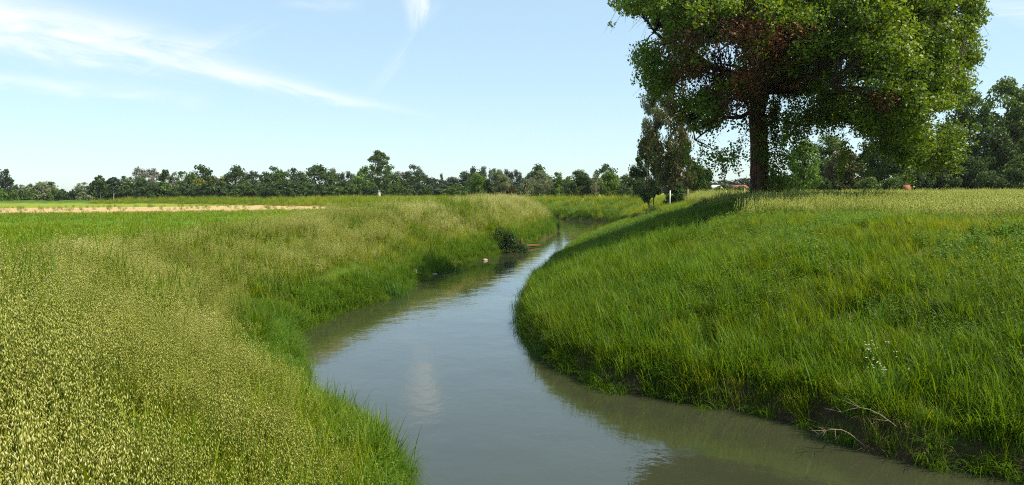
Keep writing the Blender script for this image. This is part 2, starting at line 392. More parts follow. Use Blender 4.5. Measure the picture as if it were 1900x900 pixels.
# water
wm, n, l = new_mat('river_water')
geo = n.new('ShaderNodeNewGeometry')
mp = n.new('ShaderNodeMapping'); mp.inputs['Scale'].default_value = (1.0, 0.75, 1); mp.inputs['Rotation'].default_value = (0, 0, 0.25); l.new(geo.outputs['Position'], mp.inputs[0])
a1 = noise(n, l, mp.outputs[0], 5.0, 3, 0.55); a2 = noise(n, l, mp.outputs[0], 0.9, 2, 0.5); patch = noise(n, l, geo.outputs['Position'], 0.22, 3, 0.6)
amp = n.new('ShaderNodeMapRange'); amp.inputs['From Min'].default_value = 0.40; amp.inputs['From Max'].default_value = 0.65; amp.inputs['To Min'].default_value = 0.25; amp.inputs['To Max'].default_value = 1.0; l.new(patch, amp.inputs[0])
hgt = mth(n, l, 'ADD', mth(n, l, 'MULTIPLY', mth(n, l, 'MULTIPLY', a1, amp.outputs[0]), 0.018), mth(n, l, 'MULTIPLY', a2, 0.045))
bp = n.new('ShaderNodeBump'); bp.inputs['Strength'].default_value = 0.30; bp.inputs['Distance'].default_value = 1.0; l.new(hgt, bp.inputs['Height'])
bs = n.new('ShaderNodeBsdfPrincipled'); bs.inputs['IOR'].default_value = 1.6; bs.inputs['Roughness'].default_value = 0.05
rr = ramp(n, [(0.3, (0.027, 0.032, 0.018)), (0.7, (0.036, 0.041, 0.024))]); l.new(patch, rr.inputs[0]); l.new(rr.outputs[0], bs.inputs['Base Color'])
bs.inputs['Specular IOR Level'].default_value = 0.5
l.new(bp.outputs[0], bs.inputs['Normal'])
o = n.new('ShaderNodeOutputMaterial'); l.new(bs.outputs[0], o.inputs[0])

# ------------------------------------------------------------------ ground sheet and water
def spaced(lo, hi, fine, grow, c=0.0):
    a = [c]
    while a[-1] < hi: a.append(a[-1] + fine + grow * abs(a[-1] - c))
    b = [c]
    while b[-1] > lo: b.append(b[-1] - fine - grow * abs(b[-1] - c))
    return np.array(b[:0:-1] + a)
gx = spaced(-3000, 3000, 0.16, 0.012, 2.0); gy = spaced(-60, 4000, 0.16, 0.009, 8.0)
XX, YY = np.meshgrid(gx, gy); fx, fy = XX.ravel(), YY.ravel()
F0 = fields(fx, fy); fz = height(fx, fy, F0)
nx, ny = len(gx), len(gy)
me = bpy.data.meshes.new('ground')
idx = np.arange(nx * ny).reshape(ny, nx)
q = np.stack([idx[:-1, :-1], idx[:-1, 1:], idx[1:, 1:], idx[1:, :-1]], -1).reshape(-1, 4)
me.vertices.add(nx * ny); me.vertices.foreach_set('co', np.stack([fx, fy, fz], -1).astype(np.float32).ravel())
me.loops.add(q.size); me.loops.foreach_set('vertex_index', q.ravel().astype(np.int32))
me.polygons.add(len(q)); me.polygons.foreach_set('loop_start', (np.arange(len(q)) * 4).astype(np.int32)); me.polygons.foreach_set('use_smooth', np.ones(len(q), bool))
dl, dr, wet, side = F0
def vattr(name, val):
    a = me.attributes.new(name, 'FLOAT', 'POINT'); a.data.foreach_set('value', val.astype(np.float32))
vattr('field', np.where((side < 0), sstep(9, 11.5, dl), sstep(10, 14, dr) * sstep(110, 135, fy)) * (~wet))
vattr('rightside', np.where((side > 0), sstep(9.5, 12, dr + 2 * (fbm(fx * .2, fy * .2, 5) - .5)) * (1 - sstep(115, 135, fy)), 0) * (~wet))
ep = fbm(fx * .8, fy * .8, 61)
vattr('edge', np.where(wet, 1.0, np.where(side < 0, 1 - sstep(0.05, 0.25, dl), 1 - sstep(.1, .25 + .9 * ep * (fy < 40), dr))))
me.update(calc_edges=True); me.materials.append(gm)
ground = bpy.data.objects.new('ground', me); C.objects.link(ground); ground['kind'] = 'structure'
mb = MB()
P = [(-700, -80), (120, -80), (120, 260), (-100, 460), (-700, 460)]
mb.add([(x, y, 0.0) for x, y in P], [(0, 1, 2, 3, 4)]); w = mb.build('water', wm); w['kind'] = 'structure'

# ------------------------------------------------------------------ plant prototypes (kept out of the scene; drawn by the scatter of each stuff object)
rng = np.random.default_rng(7); rnd = random.Random(5)
def proto(mb, name, mats): return bpy.data.objects.new(name, mb.mesh(name, mats))
def spikelet(mb, p, d, ln, w, tint, mat):
    d = np.array(d) / np.linalg.norm(d); a = np.cross(d, (rnd.random() - .5, rnd.random() - .5, .3)); a /= np.linalg.norm(a); b = np.cross(d, a)
    c = p + d * ln * 0.42
    V = [p, c + a * w, c + (-.5 * a + .87 * b) * w, c + (-.5 * a - .87 * b) * w, p + d * ln]
    mb.add(V, [(0, 1, 2), (0, 2, 3), (0, 3, 1), (4, 2, 1), (4, 3, 2), (4, 1, 3)], mat, tint)
def oat_clump(seed, lod=0):
    r = rnd; r.seed(seed); mb = MB()
    for s in range(8):
        bx, by = r.gauss(0, .09), r.gauss(0, .09); h = r.uniform(.50, .78); a = r.uniform(0, 6.28); ln = r.uniform(.05, .30)
        tip = np.array((bx + math.cos(a) * h * ln, by + math.sin(a) * h * ln, h)); base = np.array((bx, by, 0))
        mid = (base + tip) / 2 + np.array((0, 0, .04)); 
        mb.tube([base, mid, tip], [.0022, .0018, .001], 3, 1, r.random())
        nsp = 19
        for k in range(nsp):
            f = r.uniform(.50, 1.0); p0 = mid + (tip - mid) * (f - .5) * 2
            aa = r.uniform(0, 6.28); L = r.uniform(.02, .085) * (1.35 - f)
            p1 = p0 + np.array((math.cos(aa) * L, math.sin(aa) * L, r.uniform(-.01, .03)))
            d = (math.cos(aa) * .35 + .25, math.sin(aa) * .35, -1.0 + r.uniform(-.3, .5))
            spikelet(mb, p1, d, r.uniform(.024, .038), r.uniform(.0030, .0048), r.random(), 0)
    for k in range(16):
        mb.blade((r.gauss(0, .09), r.gauss(0, .09), 0), r.uniform(0, 6.28), r.uniform(.05, .5), r.uniform(.25, .55), r.uniform(.006, .011), 3, r.uniform(.3, 1.5), 1, r.random())
    return proto(mb, 'oat_clump', [G['oat_head'], G['oat_leaf']])
def grass_tuft(seed, nb=28, h=(.4, .9), w=(.012, .025), spread=.12, droop=(.3, 1.5), mat='grass', lean=(.02, .35), heads=0):
    r = rnd; r.seed(seed); mb = MB()
    for k in range(nb):
        mb.blade((r.gauss(0, spread), r.gauss(0, spread), -.03), r.uniform(0, 6.28), r.uniform(*lean), r.uniform(*h), r.uniform(*w), 4, r.uniform(*droop), 0, r.random())
    for k in range(heads):
        bx, by = r.gauss(0, spread), r.gauss(0, spread); hh = h[1] * r.uniform(.85, 1.2); a = r.uniform(0, 6.28)
        tip = np.array((bx + math.cos(a) * .1, by + math.sin(a) * .1, hh)); base = np.array((bx, by, 0)); mid = base * .25 + tip * .75 
        mb.tube([base, mid, tip], [.002, .0016, .0012], 3, 0, r.random())
        for q in range(5):
            p = mid + (tip - mid) * (q / 4) ; aa = r.uniform(0, 6.28)
            spikelet(mb, p, (math.cos(aa) * .4 + .15, math.sin(aa) * .4, 1), .05, .004, r.random(), 1)
    return proto(mb, 'grass_tuft', [G[mat], G['pale']])
def weed_plant(seed, h=(.25, .5), leaf=(.035, .07), stems=6, mat='weed', flowers=None):
    r = rnd; r.seed(seed); mb = MB()
    for s in range(stems):
        bx, by = r.gauss(0, .08), r.gauss(0, .08); hh = r.uniform(*h); a = r.uniform(0, 6.28)
        base = np.array((bx, by, 0)); tip = base + np.array((math.cos(a) * hh * .25, math.sin(a) * hh * .25, hh))
        mb.tube([base, (base + tip) / 2 + np.array((0, 0, .02)), tip], [.004, .003, .0015], 3, 0, .3)
        nl = int(hh / .045)
        for k in range(nl):
            f = .25 + .75 * k / nl; p = base + (tip - base) * f; aa = k * 2.4 + a
            L = r.uniform(*leaf) * (1.25 - .5 * f); W = L * .33
            d = np.array((math.cos(aa), math.sin(aa), r.uniform(-.2, .5))); d /= np.linalg.norm(d); e = np.array((-math.sin(aa), math.cos(aa), r.uniform(-.3, .3)))
            p0 = p + d * .012
            V = [p0, p0 + d * L * .45 + e * W, p0 + d * L, p0 + d * L * .45 - e * W]
            V[1][2] += .15 * L; V[3][2] += .15 * L; V[2][2] -= .2 * L
            mb.add(V, [(0, 1, 2), (0, 2, 3)], 0, r.random())
    return proto(mb, 'weed_plant', [G[mat]])
OATS = [oat_clump(s) for s in (1, 2, 3, 4)]
TUFT = [grass_tuft(s) for s in (11, 12, 13)] + [grass_tuft(14, 30, (.5, 1.0), (.008, .015), .10, (.2, 1.1))]
FINE = [grass_tuft(s, 44, (.3, .65), (.004, .007), .15, (.2, 1.2), heads=5) for s in (21, 22, 23)]
SEDGE = [grass_tuft(s, 36, (.7, 1.25), (.018, .032), .13, (1.4, 3.0), 'sedge', (.02, .45)) for s in (31, 32, 33)]
REED = [grass_tuft(s, 24, (.40, .85), (.014, .028), .11, (.3, 1.5), 'sedge', (.02, .4)) for s in (36, 37)]
WEED = [weed_plant(s) for s in (41, 42, 43)]
CREEP = [weed_plant(s, (.10, .32), (.03, .055), 9) for s in (46, 47)]
STRAW = [grass_tuft(s, 30, (.3, .7), (.004, .008), .10, (1.2, 3.2), 'straw', (.1, 1.0)) for s in (51, 52)]
def pale_tuft(seed):
    r = rnd; r.seed(seed); mb = MB()
    for k in range(26):
        mb.blade((r.gauss(0, .2), r.gauss(0, .2), 0), r.uniform(0, 6.28), r.uniform(.02, .3), r.uniform(.3, .55), .010, 3, r.uniform(.2, .9), 0, r.random())
    for k in range(18):
        bx, by = r.gauss(0, .2), r.gauss(0, .2); hh = r.uniform(.5, .72)
        base = np.array((bx, by, 0)); tip = base + np.array((.10 + r.gauss(0, .05), r.gauss(0, .05), hh)); mid = base * .3 + tip * .7
        mb.tube([base, mid, tip], [.003, .002, .001], 3, 1, r.random())
        for q in range(6):
            p = mid + (tip - mid) * (q / 5); spikelet(mb, p, (r.gauss(.3, .3), r.gauss(0, .3), .9), .075, .008, r.random(), 1)
    return proto(mb, 'pale_tuft', [G['grass'], G['pale']])
PALE = [pale_tuft(s) for s in (61, 62, 63)]
def crop_tuft(seed):
    r = rnd; r.seed(seed); mb = MB()
    for k in range(22):
        mb.blade((r.gauss(0, .3), r.gauss(0, .3), 0), r.uniform(0, 6.28), r.uniform(.1, .6), r.uniform(.12, .26), .03, 2, 1.0, 0, r.random())
    return proto(mb, 'crop_tuft', [G['grass']])
CROP = [crop_tuft(s) for s in (71, 72)]

def scatter_group(sources):
    ng = bpy.data.node_groups.new('scatter', 'GeometryNodeTree')
    ng.interface.new_socket('Geometry', in_out='INPUT', socket_type='NodeSocketGeometry')
    ng.interface.new_socket('Geometry', in_out='OUTPUT', socket_type='NodeSocketGeometry')
    N, L = ng.nodes, ng.links
    gi, go = N.new('NodeGroupInput'), N.new('NodeGroupOutput')
    join = N.new('GeometryNodeJoinGeometry')
    for s in sources:
        oi = N.new('GeometryNodeObjectInfo'); oi.inputs['Object'].default_value = s; oi.transform_space = 'ORIGINAL'
        oi.inputs['As Instance'].default_value = False
        g2 = N.new('GeometryNodeGeometryToInstance'); L.new(oi.outputs['Geometry'], g2.inputs[0]); L.new(g2.outputs[0], join.inputs[0])
    def attr(name, typ):
        a = N.new('GeometryNodeInputNamedAttribute'); a.data_type = typ; a.inputs['Name'].default_value = name
        return a.outputs['Attribute']
    ip = N.new('GeometryNodeInstanceOnPoints'); L.new(gi.outputs[0], ip.inputs['Points']); L.new(join.outputs[0], ip.inputs['Instance'])
    ip.inputs['Pick Instance'].default_value = True
    L.new(attr('pick', 'INT'), ip.inputs['Instance Index']); L.new(attr('rot', 'FLOAT_VECTOR'), ip.inputs['Rotation']); L.new(attr('scl', 'FLOAT_VECTOR'), ip.inputs['Scale'])
    L.new(ip.outputs[0], go.inputs[0])
    return ng
NINST = 0
def scatter(name, label, P, sources, scl, hue, lean=None):
    """P (n,3) roots, scl (n,), hue (n,)"""
    global NINST
    k = len(P); NINST += k
    me = bpy.data.meshes.new(name); me.vertices.add(k); me.vertices.foreach_set('co', P.astype(np.float32).ravel())
    rot = np.stack([rng.normal(0, .10, k), rng.normal(0, .10, k), rng.uniform(0, 6.283, k)], -1)
    if lean is not None: rot[:, 1] += lean
    sc = np.broadcast_to(np.asarray(scl).reshape(-1, 1), (k, 3)) * np.stack([np.ones(k), np.ones(k), rng.uniform(.85, 1.15, k)], -1)
    a = me.attributes.new('rot', 'FLOAT_VECTOR', 'POINT'); a.data.foreach_set('vector', rot.astype(np.float32).ravel())
    a = me.attributes.new('scl', 'FLOAT_VECTOR', 'POINT'); a.data.foreach_set('vector', sc.astype(np.float32).ravel())
    a = me.attributes.new('pick', 'INT', 'POINT'); a.data.foreach_set('value', rng.integers(0, len(sources), k).astype(np.int32))
    a = me.attributes.new('hue', 'FLOAT', 'POINT'); a.data.foreach_set('value', np.clip(hue, 0, 1).astype(np.float32))
    o = bpy.data.objects.new(name, me); C.objects.link(o)
    md = o.modifiers.new('scatter', 'NODES'); md.node_group = scatter_group(sources)
    tag(o, label, kind='stuff')
    return o

def wedge(y0, y1, dens, xl=None, xr=None):
    """random points in the visible wedge (with a margin) between depths y0 and y1"""
    out = []
    e = y0
    while e < y1:
        e2 = min(e * 1.25 + 0.4, y1); m = 0.70 * e2 + 1.6
        lo, hi = -m if xl is None else max(-m, xl), m if xr is None else min(m, xr)
        if hi > lo:
            rho = dens((e + e2) / 2) if callable(dens) else dens
            k = int((hi - lo) * (e2 - e) * rho)
            out.append(np.stack([rng.uniform(lo, hi, k), rng.uniform(e, e2, k)], -1))
        e = e2
    return np.vstack(out)

TREE_AT = on_plane(1410, 386, 3.66)
def crest_lim(y): return 4.9 + 1.2 * sstep(4, 14, y) + 1.6 * sstep(30, 50, y)
def fill(name, label, y0, y1, dens, keep, sources, scale, hue, sink=0.0, lean=None, xl=None, xr=None, wetok=False):
    p = wedge(y0, y1, dens, xl, xr); x, y = p[:, 0], p[:, 1]
    F = fields(x, y); k = keep(x, y, *F) & (rng.random(len(x)) < 1.0)
    if not wetok: k &= ~F[2]
    k &= (x ** 2 + y ** 2) > 1.3 ** 2
    x, y = x[k], y[k]; F = tuple(f[k] for f in F); z = height(x, y, F) - sink
    if wetok: z = np.maximum(z, -0.15)
    D = np.hypot(x, y)
    return scatter(name, label, np.stack([x, y, z], -1), sources, scale(D, x, y, F) * rng.uniform(.8, 1.2, len(x)), hue(x, y, F) + rng.normal(0, .07, len(x)), lean)

# left bank and near crest: wild oats
def dens_oat(d): return 42 if d < 8 else (27 if d < 16 else (17 if d < 35 else (9 if d < 60 else 5)))
def patch(x, y, s=0.25, seed=1): return fbm(x * s, y * s, seed, 3)
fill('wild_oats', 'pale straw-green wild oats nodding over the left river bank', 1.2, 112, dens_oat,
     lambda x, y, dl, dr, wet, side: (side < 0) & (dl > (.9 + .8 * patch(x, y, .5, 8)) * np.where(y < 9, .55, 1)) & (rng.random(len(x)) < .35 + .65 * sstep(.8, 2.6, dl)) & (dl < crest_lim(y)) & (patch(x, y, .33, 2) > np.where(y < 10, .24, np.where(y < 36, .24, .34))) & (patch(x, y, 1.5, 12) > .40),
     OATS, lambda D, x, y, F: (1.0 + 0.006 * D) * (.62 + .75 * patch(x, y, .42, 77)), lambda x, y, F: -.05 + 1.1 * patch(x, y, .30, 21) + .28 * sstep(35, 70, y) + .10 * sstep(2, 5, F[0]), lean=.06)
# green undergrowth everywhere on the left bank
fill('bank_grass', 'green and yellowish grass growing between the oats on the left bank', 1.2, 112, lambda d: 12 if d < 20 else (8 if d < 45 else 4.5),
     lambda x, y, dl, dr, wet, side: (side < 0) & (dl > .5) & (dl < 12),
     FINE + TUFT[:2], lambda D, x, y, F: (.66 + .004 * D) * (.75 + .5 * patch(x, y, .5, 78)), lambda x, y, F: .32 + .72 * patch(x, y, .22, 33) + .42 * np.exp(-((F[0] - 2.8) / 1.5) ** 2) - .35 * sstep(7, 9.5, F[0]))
# sedges on the left waterline
fill('river_sedge', 'dark green arching sedge fringing the left waterline', 1.5, 60, lambda d: 22 if d < 35 else 14,
     lambda x, y, dl, dr, wet, side: (side < 0) & (dl < np.where((y > 11) & (y < 33), 1.15, .5)) & (patch(x, y, .5, 4) > np.where((y > 12) & (y < 33), .25, .42)),
     SEDGE, lambda D, x, y, F: .55 + .18 * sstep(12, 20, y), lambda x, y, F: .5 * patch(x, y, .5, 5) + .15)
fill('waterside_reed', 'short green reeds and grass along the far left waterline', 10, 112, lambda d: 18 if d < 34 else 9,
     lambda x, y, dl, dr, wet, side: (side < 0) & (dl < np.where(y < 34, .5, 1.3)),
     REED, lambda D, x, y, F: .8 + .003 * D, lambda x, y, F: .2 + .5 * patch(x, y, .4, 6))
fill('overhang_grass', 'small green grass hanging over the left waterline', 7, 70, lambda d: 46 if d < 34 else 20,
     lambda x, y, dl, dr, wet, side: (dl < .28),
     REED, lambda D, x, y, F: .42 + .003 * D, lambda x, y, F: .15 + .6 * patch(x, y, .6, 66), wetok=True)
fill('bank_weeds', 'leafy green weeds mixed among the oats on the left bank', 2.5, 70, lambda d: 16 if d < 25 else 8,
     lambda x, y, dl, dr, wet, side: (side < 0) & (dl > .8) & (dl < 9) & (patch(x, y, .35, 88) > .56),
     WEED + TUFT, lambda D, x, y, F: 1.15 + .008 * D, lambda x, y, F: .15 + .6 * patch(x, y, .5, 89))
fill('crest_grass', 'lush green grass behind the crest of the left bank', 8, 70, lambda d: 12 if d < 30 else 6,
     lambda x, y, dl, dr, wet, side: (side < 0) & (dl > crest_lim(y) - .4) & (dl < 10.5),
     TUFT, lambda D, x, y, F: .75 + .003 * D, lambda x, y, F: .28 + .5 * patch(x, y, .3, 90))
fill('leafy_weeds', 'bright leafy weeds at the foot of the near left bank', 3, 16, 26,
     lambda x, y, dl, dr, wet, side: (side < 0) & (dl < 2.3) & (x > -6),
     WEED + TUFT[:1], lambda D, x, y, F: .85 + 0 * D, lambda x, y, F: .3 + .6 * patch(x, y, .8, 7))
# right bank
fill('tall_bank_grass', 'tall lush green grass covering the right river bank', 9, 112, lambda d: 26 if d < 22 else (17 if d < 38 else (9 if d < 60 else 5)),
     lambda x, y, dl, dr, wet, side: (side > 0) & (dr < 10.3 + 2 * patch(x, y, .2, 3)) & ~((dr > 2.5) & (patch(x, y, .55, 91) > .62) & (x > 7)),
     TUFT, lambda D, x, y, F: (.74 - .24 * sstep(3, 9, F[1]) + .0025 * D) * (.65 + .7 * patch(x, y, .45, 79)) * (1 - .45 * sstep(32, 45, y) * (1 - sstep(3, 7, F[1]))), lambda x, y, F: -.12 + .85 * patch(x, y, .20, 43) + .14 * sstep(2, 7, F[1]) + .46 * sstep(9, 17, x) * (1 - sstep(25, 40, y)) * sstep(1.5, 4, F[1]) + .15 * sstep(45, 60, y))
fill('broad_grass', 'broad-bladed reed grass on the lower slope of the right bank', 9, 60, lambda d: 13 if d < 30 else 7,
     lambda x, y, dl, dr, wet, side: (side > 0) & (dr > .3) & (dr < 6.5) & (patch(x, y, .45, 53) > .30 + .05 * dr),
     REED, lambda D, x, y, F: (1.0 + .003 * D) * (1 - .5 * sstep(30, 42, y)), lambda x, y, F: -.05 + .8 * patch(x, y, .5, 54))
fill('creeping_weeds', 'small broad-leaved weeds spreading over the upper right bank', 9, 60, lambda d: 22 if d < 22 else 12,
     lambda x, y, dl, dr, wet, side: (side > 0) & (dr > 2.0) & (dr < 13) & (patch(x, y, .4, 14) > .40),
     CREEP + WEED[:2], lambda D, x, y, F: 1.05 + .006 * D, lambda x, y, F: .25 + .6 * patch(x, y, .5, 15))
fill('fringe_grass', 'arching green blades overhanging the right waterline', 9, 70, lambda d: 26,
     lambda x, y, dl, dr, wet, side: ((side > 0) & ~wet & (dr < .9)) | (wet & (np.minimum(dl, dr) < .22)),
     REED + SEDGE[:1], lambda D, x, y, F: .55 + .0 * D, lambda x, y, F: .15 + .5 * patch(x, y, .6, 16), wetok=True)
fill('dry_grass', 'straw-coloured dry grass hanging at the right waterline', 9, 34, lambda d: 22,
     lambda x, y, dl, dr, wet, side: (side > 0) & (dr < .45) & (patch(x, y, .7, 17) > .42),
     STRAW, lambda D, x, y, F: .6 + .0 * D, lambda x, y, F: .2 + .7 * patch(x, y, .5, 18))
fill('withered_grass', 'withered straw-coloured grass in bare patches of the right bank', 10, 30, lambda d: 20,
     lambda x, y, dl, dr, wet, side: (side > 0) & (dr > 2) & (dr < 9) & (x > 7) & (patch(x, y, .55, 91) > .60),
     STRAW + CREEP[:1], lambda D, x, y, F: .62 + 0 * D, lambda x, y, F: .05 + .6 * patch(x, y, .5, 92))
# right field of pale grass
fill('pale_meadow', 'pale yellow-green seeding grass of the right-hand field', 16, 125, lambda d: 7 if d < 40 else (3.5 if d < 70 else 1.6),
     lambda x, y, dl, dr, wet, side: (side > 0) & (dr > 8.2 + 2.5 * patch(x, y, .2, 3)) & (x > -5) & (y < 118) & ((y > 30) | (x > 14)),
     PALE, lambda D, x, y, F: .85 + .006 * D, lambda x, y, F: .1 + .8 * patch(x, y, .12, 19))
# far reach: outer bank of the bend and levee
fill('far_bank_grass', 'bright green grass on the outer bank at the river bend', 85, 215, lambda d: 1.5,
     lambda x, y, dl, dr, wet, side: (((side > 0) & (dr < 16)) | ((side < 0) & (dl < 11))) & ((y > 100)),
     TUFT + FINE[:1], lambda D, x, y, F: 1.15 + .002 * D, lambda x, y, F: .52 + .5 * patch(x, y, .08, 23))
fill('far_reed', 'dark reeds at the water on the outer bank of the river bend', 88, 140, lambda d: 7,
     lambda x, y, dl, dr, wet, side: (side > 0) & (dr < 1.6),
     REED, lambda D, x, y, F: 1.15 + 0 * D, lambda x, y, F: -.1 + .3 * patch(x, y, .3, 93))
# left field crop
fill('field_crop', 'low green crop of the left field beyond the bank', 14, 135, lambda d: 3.2 if d < 60 else 1.2,
     lambda x, y, dl, dr, wet, side: (side < 0) & (dl > 10) & (y - .35 * x < 121) & (x < 5),
     CROP, lambda D, x, y, F: .8 + .006 * D, lambda x, y, F: .42 + .4 * patch(x, y, .1, 24))
fill('field_weeds', 'scattered dark weeds on the dry strip of field', 90, 190, lambda d: .05,
     lambda x, y, dl, dr, wet, side: (side < 0) & (dl > 11) & (y - .35 * x > 125) & (y - .35 * x < 190),
     TUFT[:2], lambda D, x, y, F: 1.0 + .0 * D, lambda x, y, F: .1 + .6 * patch(x, y, .1, 25))
print('instances', NINST)

# ------------------------------------------------------------------ trees
def leaves_at(mb, cen, rad, n, size, r, mat=0, droop=.3, flat=.8, tbase=.5, up=.35):
    u = r.normal(size=(n, 3)); u /= np.linalg.norm(u, axis=1)[:, None]
    p = cen + u * (r.random(n) ** .45)[:, None] * rad * np.array((1, 1, flat))
    nrm = u * .6 + r.normal(size=(n, 3)) * .7 + np.array((0, 0, up)); nrm /= np.linalg.norm(nrm, axis=1)[:, None]
    t = np.cross(nrm, r.normal(size=(n, 3))); t[:, 2] -= droop; t -= nrm * np.sum(t * nrm, 1)[:, None]; t /= np.linalg.norm(t, axis=1)[:, None] + 1e-9
    b = np.cross(nrm, t); s = size * r.uniform(.6, 1.25, n)[:, None]
    V = np.stack([p - t * s * .5, p + b * s * .36 + nrm * s * .12, p + t * s * .55, p - b * s * .36 + nrm * s * .12], 1)
    mb.quads(V, mat, np.clip(tbase + r.normal(0, .22, n), 0, 1))
def bezier(a, b, c, k): 
    t = np.linspace(0, 1, k)[:, None]; return (1 - t) ** 2 * a + 2 * t * (1 - t) * b + t * t * c

def tree_variant(kind, seed, nl):
    """unit-height tree (height 1, trunk foot at the origin); returns (trunk mesh, crown mesh), crown about 1 wide where width matters"""
    r = np.random.default_rng(seed); tb, cb = MB(), MB()
    if kind == 'round':    zb, zt, wmax, ncl, crad, pw = .12, .97, .36, 60, .12, .8
    elif kind == 'airy':   zb, zt, wmax, ncl, crad, pw = .24, .97, .32, 44, .10, .8
    elif kind == 'sparse': zb, zt, wmax, ncl, crad, pw = .16, .99, .30, 60, .075, .9
    elif kind == 'column': zb, zt, wmax, ncl, crad, pw = .06, .97, .105, 34, .065, .5
    elif kind == 'cone':   zb, zt, wmax, ncl, crad, pw = .08, .96, .30, 44, .075, 1.0
    elif kind == 'shrub':  zb, zt, wmax, ncl, crad, pw = .06, .88, .62, 44, .17, .6
    elif kind == 'birch':  zb, zt, wmax, ncl, crad, pw = .62, .97, .18, 16, .075, .7
    elif kind == 'young':  zb, zt, wmax, ncl, crad, pw = .30, .95, .16, 12, .10, .7
    lean = r.normal(0, .02, 2)
    top = np.array((lean[0], lean[1], zt * .9))
    axis = [np.array((0, 0, 0.)), np.array((lean[0] * .2 + r.normal(0, .006), r.normal(0, .006), zt * .3)), np.array((lean[0] * .6 + r.normal(0, .012), lean[1] * .6, zt * .6)), top]
    r0 = {'round': .020, 'airy': .014, 'sparse': .010, 'column': .013, 'cone': .014, 'shrub': .02, 'birch': .011, 'young': .012}[kind]
    tb.tube([axis[0]] + [a for a in axis[1:]], [r0, r0 * .8, r0 * .5, r0 * .12], 7)
    cen = []
    for k in range(ncl):
        for _ in range(60):
            z = r.uniform(zb, zt); f = (z - zb) / (zt - zb)
            if kind == 'cone': prof = (1 - f) ** .8 + .10
            elif kind == 'column': prof = min(1, (f * 4) ** .5) * (1 - f ** 3) ** .6 + .1
            elif kind == 'shrub': prof = (1 - f ** 2.2) ** .55 + .02
            else: prof = math.sin(math.pi * min(max(f, .03), .995) ** pw) ** .6
            a = r.uniform(0, 6.283); q = wmax * prof * r.random() ** .5 * (1 + .22 * math.sin(3 * a + seed) + .15 * math.sin(7 * f + seed))
            c = np.array((math.cos(a) * q + lean[0] * z, math.sin(a) * q + lean[1] * z, z))
            if all(np.linalg.norm(c - d) > crad * .55 for d in cen): break
        cen.append(c)
    per = nl // ncl
    lsz = {'round': .062, 'airy': .046, 'sparse': .044, 'column': .034, 'cone': .052, 'shrub': .105, 'birch': .045, 'young': .08}[kind] * (2600 / nl) ** .36
    for c in cen:
        rr = crad * r.uniform(.7, 1.35)
        leaves_at(cb, c, rr, int(per * r.uniform(.6, 1.3)), lsz, r, tbase=r.uniform(.3, .7), flat=.75 if kind != 'column' else 1.3)
        if kind != 'shrub' or r.random() < .4:
            z0 = max(min(c[2] - .12 - .3 * math.hypot(c[0], c[1]), zt * .85), zb * .6); f = z0 / (zt * .9)
            a0 = np.array((lean[0] * f, lean[1] * f, z0))
            tb.tube(bezier(a0, (a0 * .4 + c * .6) * np.array((1, 1, .96)), c, 4), [r0 * .32, r0 * .25, r0 * .18, r0 * .08], 4)
    return tb.mesh('trunk', [G['bark']], True), cb.mesh('crown', [G['mid']])
VAR = {}
def variants(kind, nl, count):
    VAR[(kind, nl)] = [tree_variant(kind, 100 + 17 * i + len(kind) * 3 + nl % 97, nl) for i in range(count)]
for kd, ct in (('round', 5), ('airy', 4), ('column', 3), ('cone', 3), ('shrub', 4), ('birch', 2), ('young', 2)): variants(kd, 2600, ct)
for kd, ct in (('round', 3), ('airy', 4), ('column', 2), ('shrub', 2), ('sparse', 4)): variants(kd, 9000, ct)
tr = random.Random(3); use = {}
def plant(px, ytop, wpx, kind, col, D, name, label, cat='tree', group=None, fine=False, bark='bark', baseoff=0.0, lean=0.0):
    x, y, zt = at_depth(px, ytop, D)
    zb = hz(x, y) - 0.1 + baseoff; H = zt - zb
    key = (kind, 9000 if fine else 2600); lst = VAR[key]; i = use.get(key, 0); use[key] = i + 1
    tm, cm = lst[i % len(lst)]
    unitw = {'round': .92, 'airy': .78, 'sparse': .72, 'column': .33, 'cone': .70, 'shrub': 1.45, 'birch': .48, 'young': .5}[kind]
    W = wpx / FPX * D / unitw * (1.5 if D > 200 and kind not in ('birch', 'young', 'column') else (1.2 if D > 130 else 1.0))
    o = thing(name, label, cat, (x, y, zb), tr.uniform(0, 6.28), group)
    o.scale = (W, W, H)
    if lean: o.rotation_euler = (0, lean, 0)
    for nm, mesh_, mk in (('trunk', tm, bark), ('crown', cm, col)):
        c = bpy.data.objects.new(nm, mesh_); C.objects.link(c); c.parent = o
        c.material_slots[0].link = 'OBJECT'; c.material_slots[0].material = G[mk]
    return o
T = []
def t(*a, **k): T.append(plant(*a, **k))
BL = 'broadleaf_tree'
# --- far left tree line
t(12, 307, 30, 'cone', 'bluish', 262, 'cypress_tree', 'tall dark conical tree standing alone above the hedge by the left edge of the photo')
t(-6, 326, 24, 'cone', 'bluish', 266, 'conifer_tree', 'dark conifer cut by the left edge beside the tall conical tree')
t(2, 349, 26, 'shrub', 'bright', 250, 'shrub', 'bright yellow-green bush at the left edge under the tall conical tree', 'shrub')
HB = 'low green bush in the hedge between the tall conical tree and the birches'
for px, yt, w_, c_ in ((24, 350, 28, 'mid'), (42, 349, 28, 'mid'), (60, 351, 30, 'mid'), (100, 350, 30, 'mid'), (118, 352, 30, 'dark'), (135, 353, 26, 'dark')):
    t(px, yt, w_, 'shrub', c_, 254, 'hedge_bush', HB, 'bush', 'low bushes of the far left hedge')
t(30, 343, 20, 'round', 'dark', 272, BL, 'small dark tree just right of the tall conical tree')
t(44, 341, 16, 'airy', 'grey', 272, BL, 'small greyish open tree showing above the left hedge')
t(55, 341, 14, 'airy', 'dark', 272, BL, 'small dark open tree next to the pale round willow')
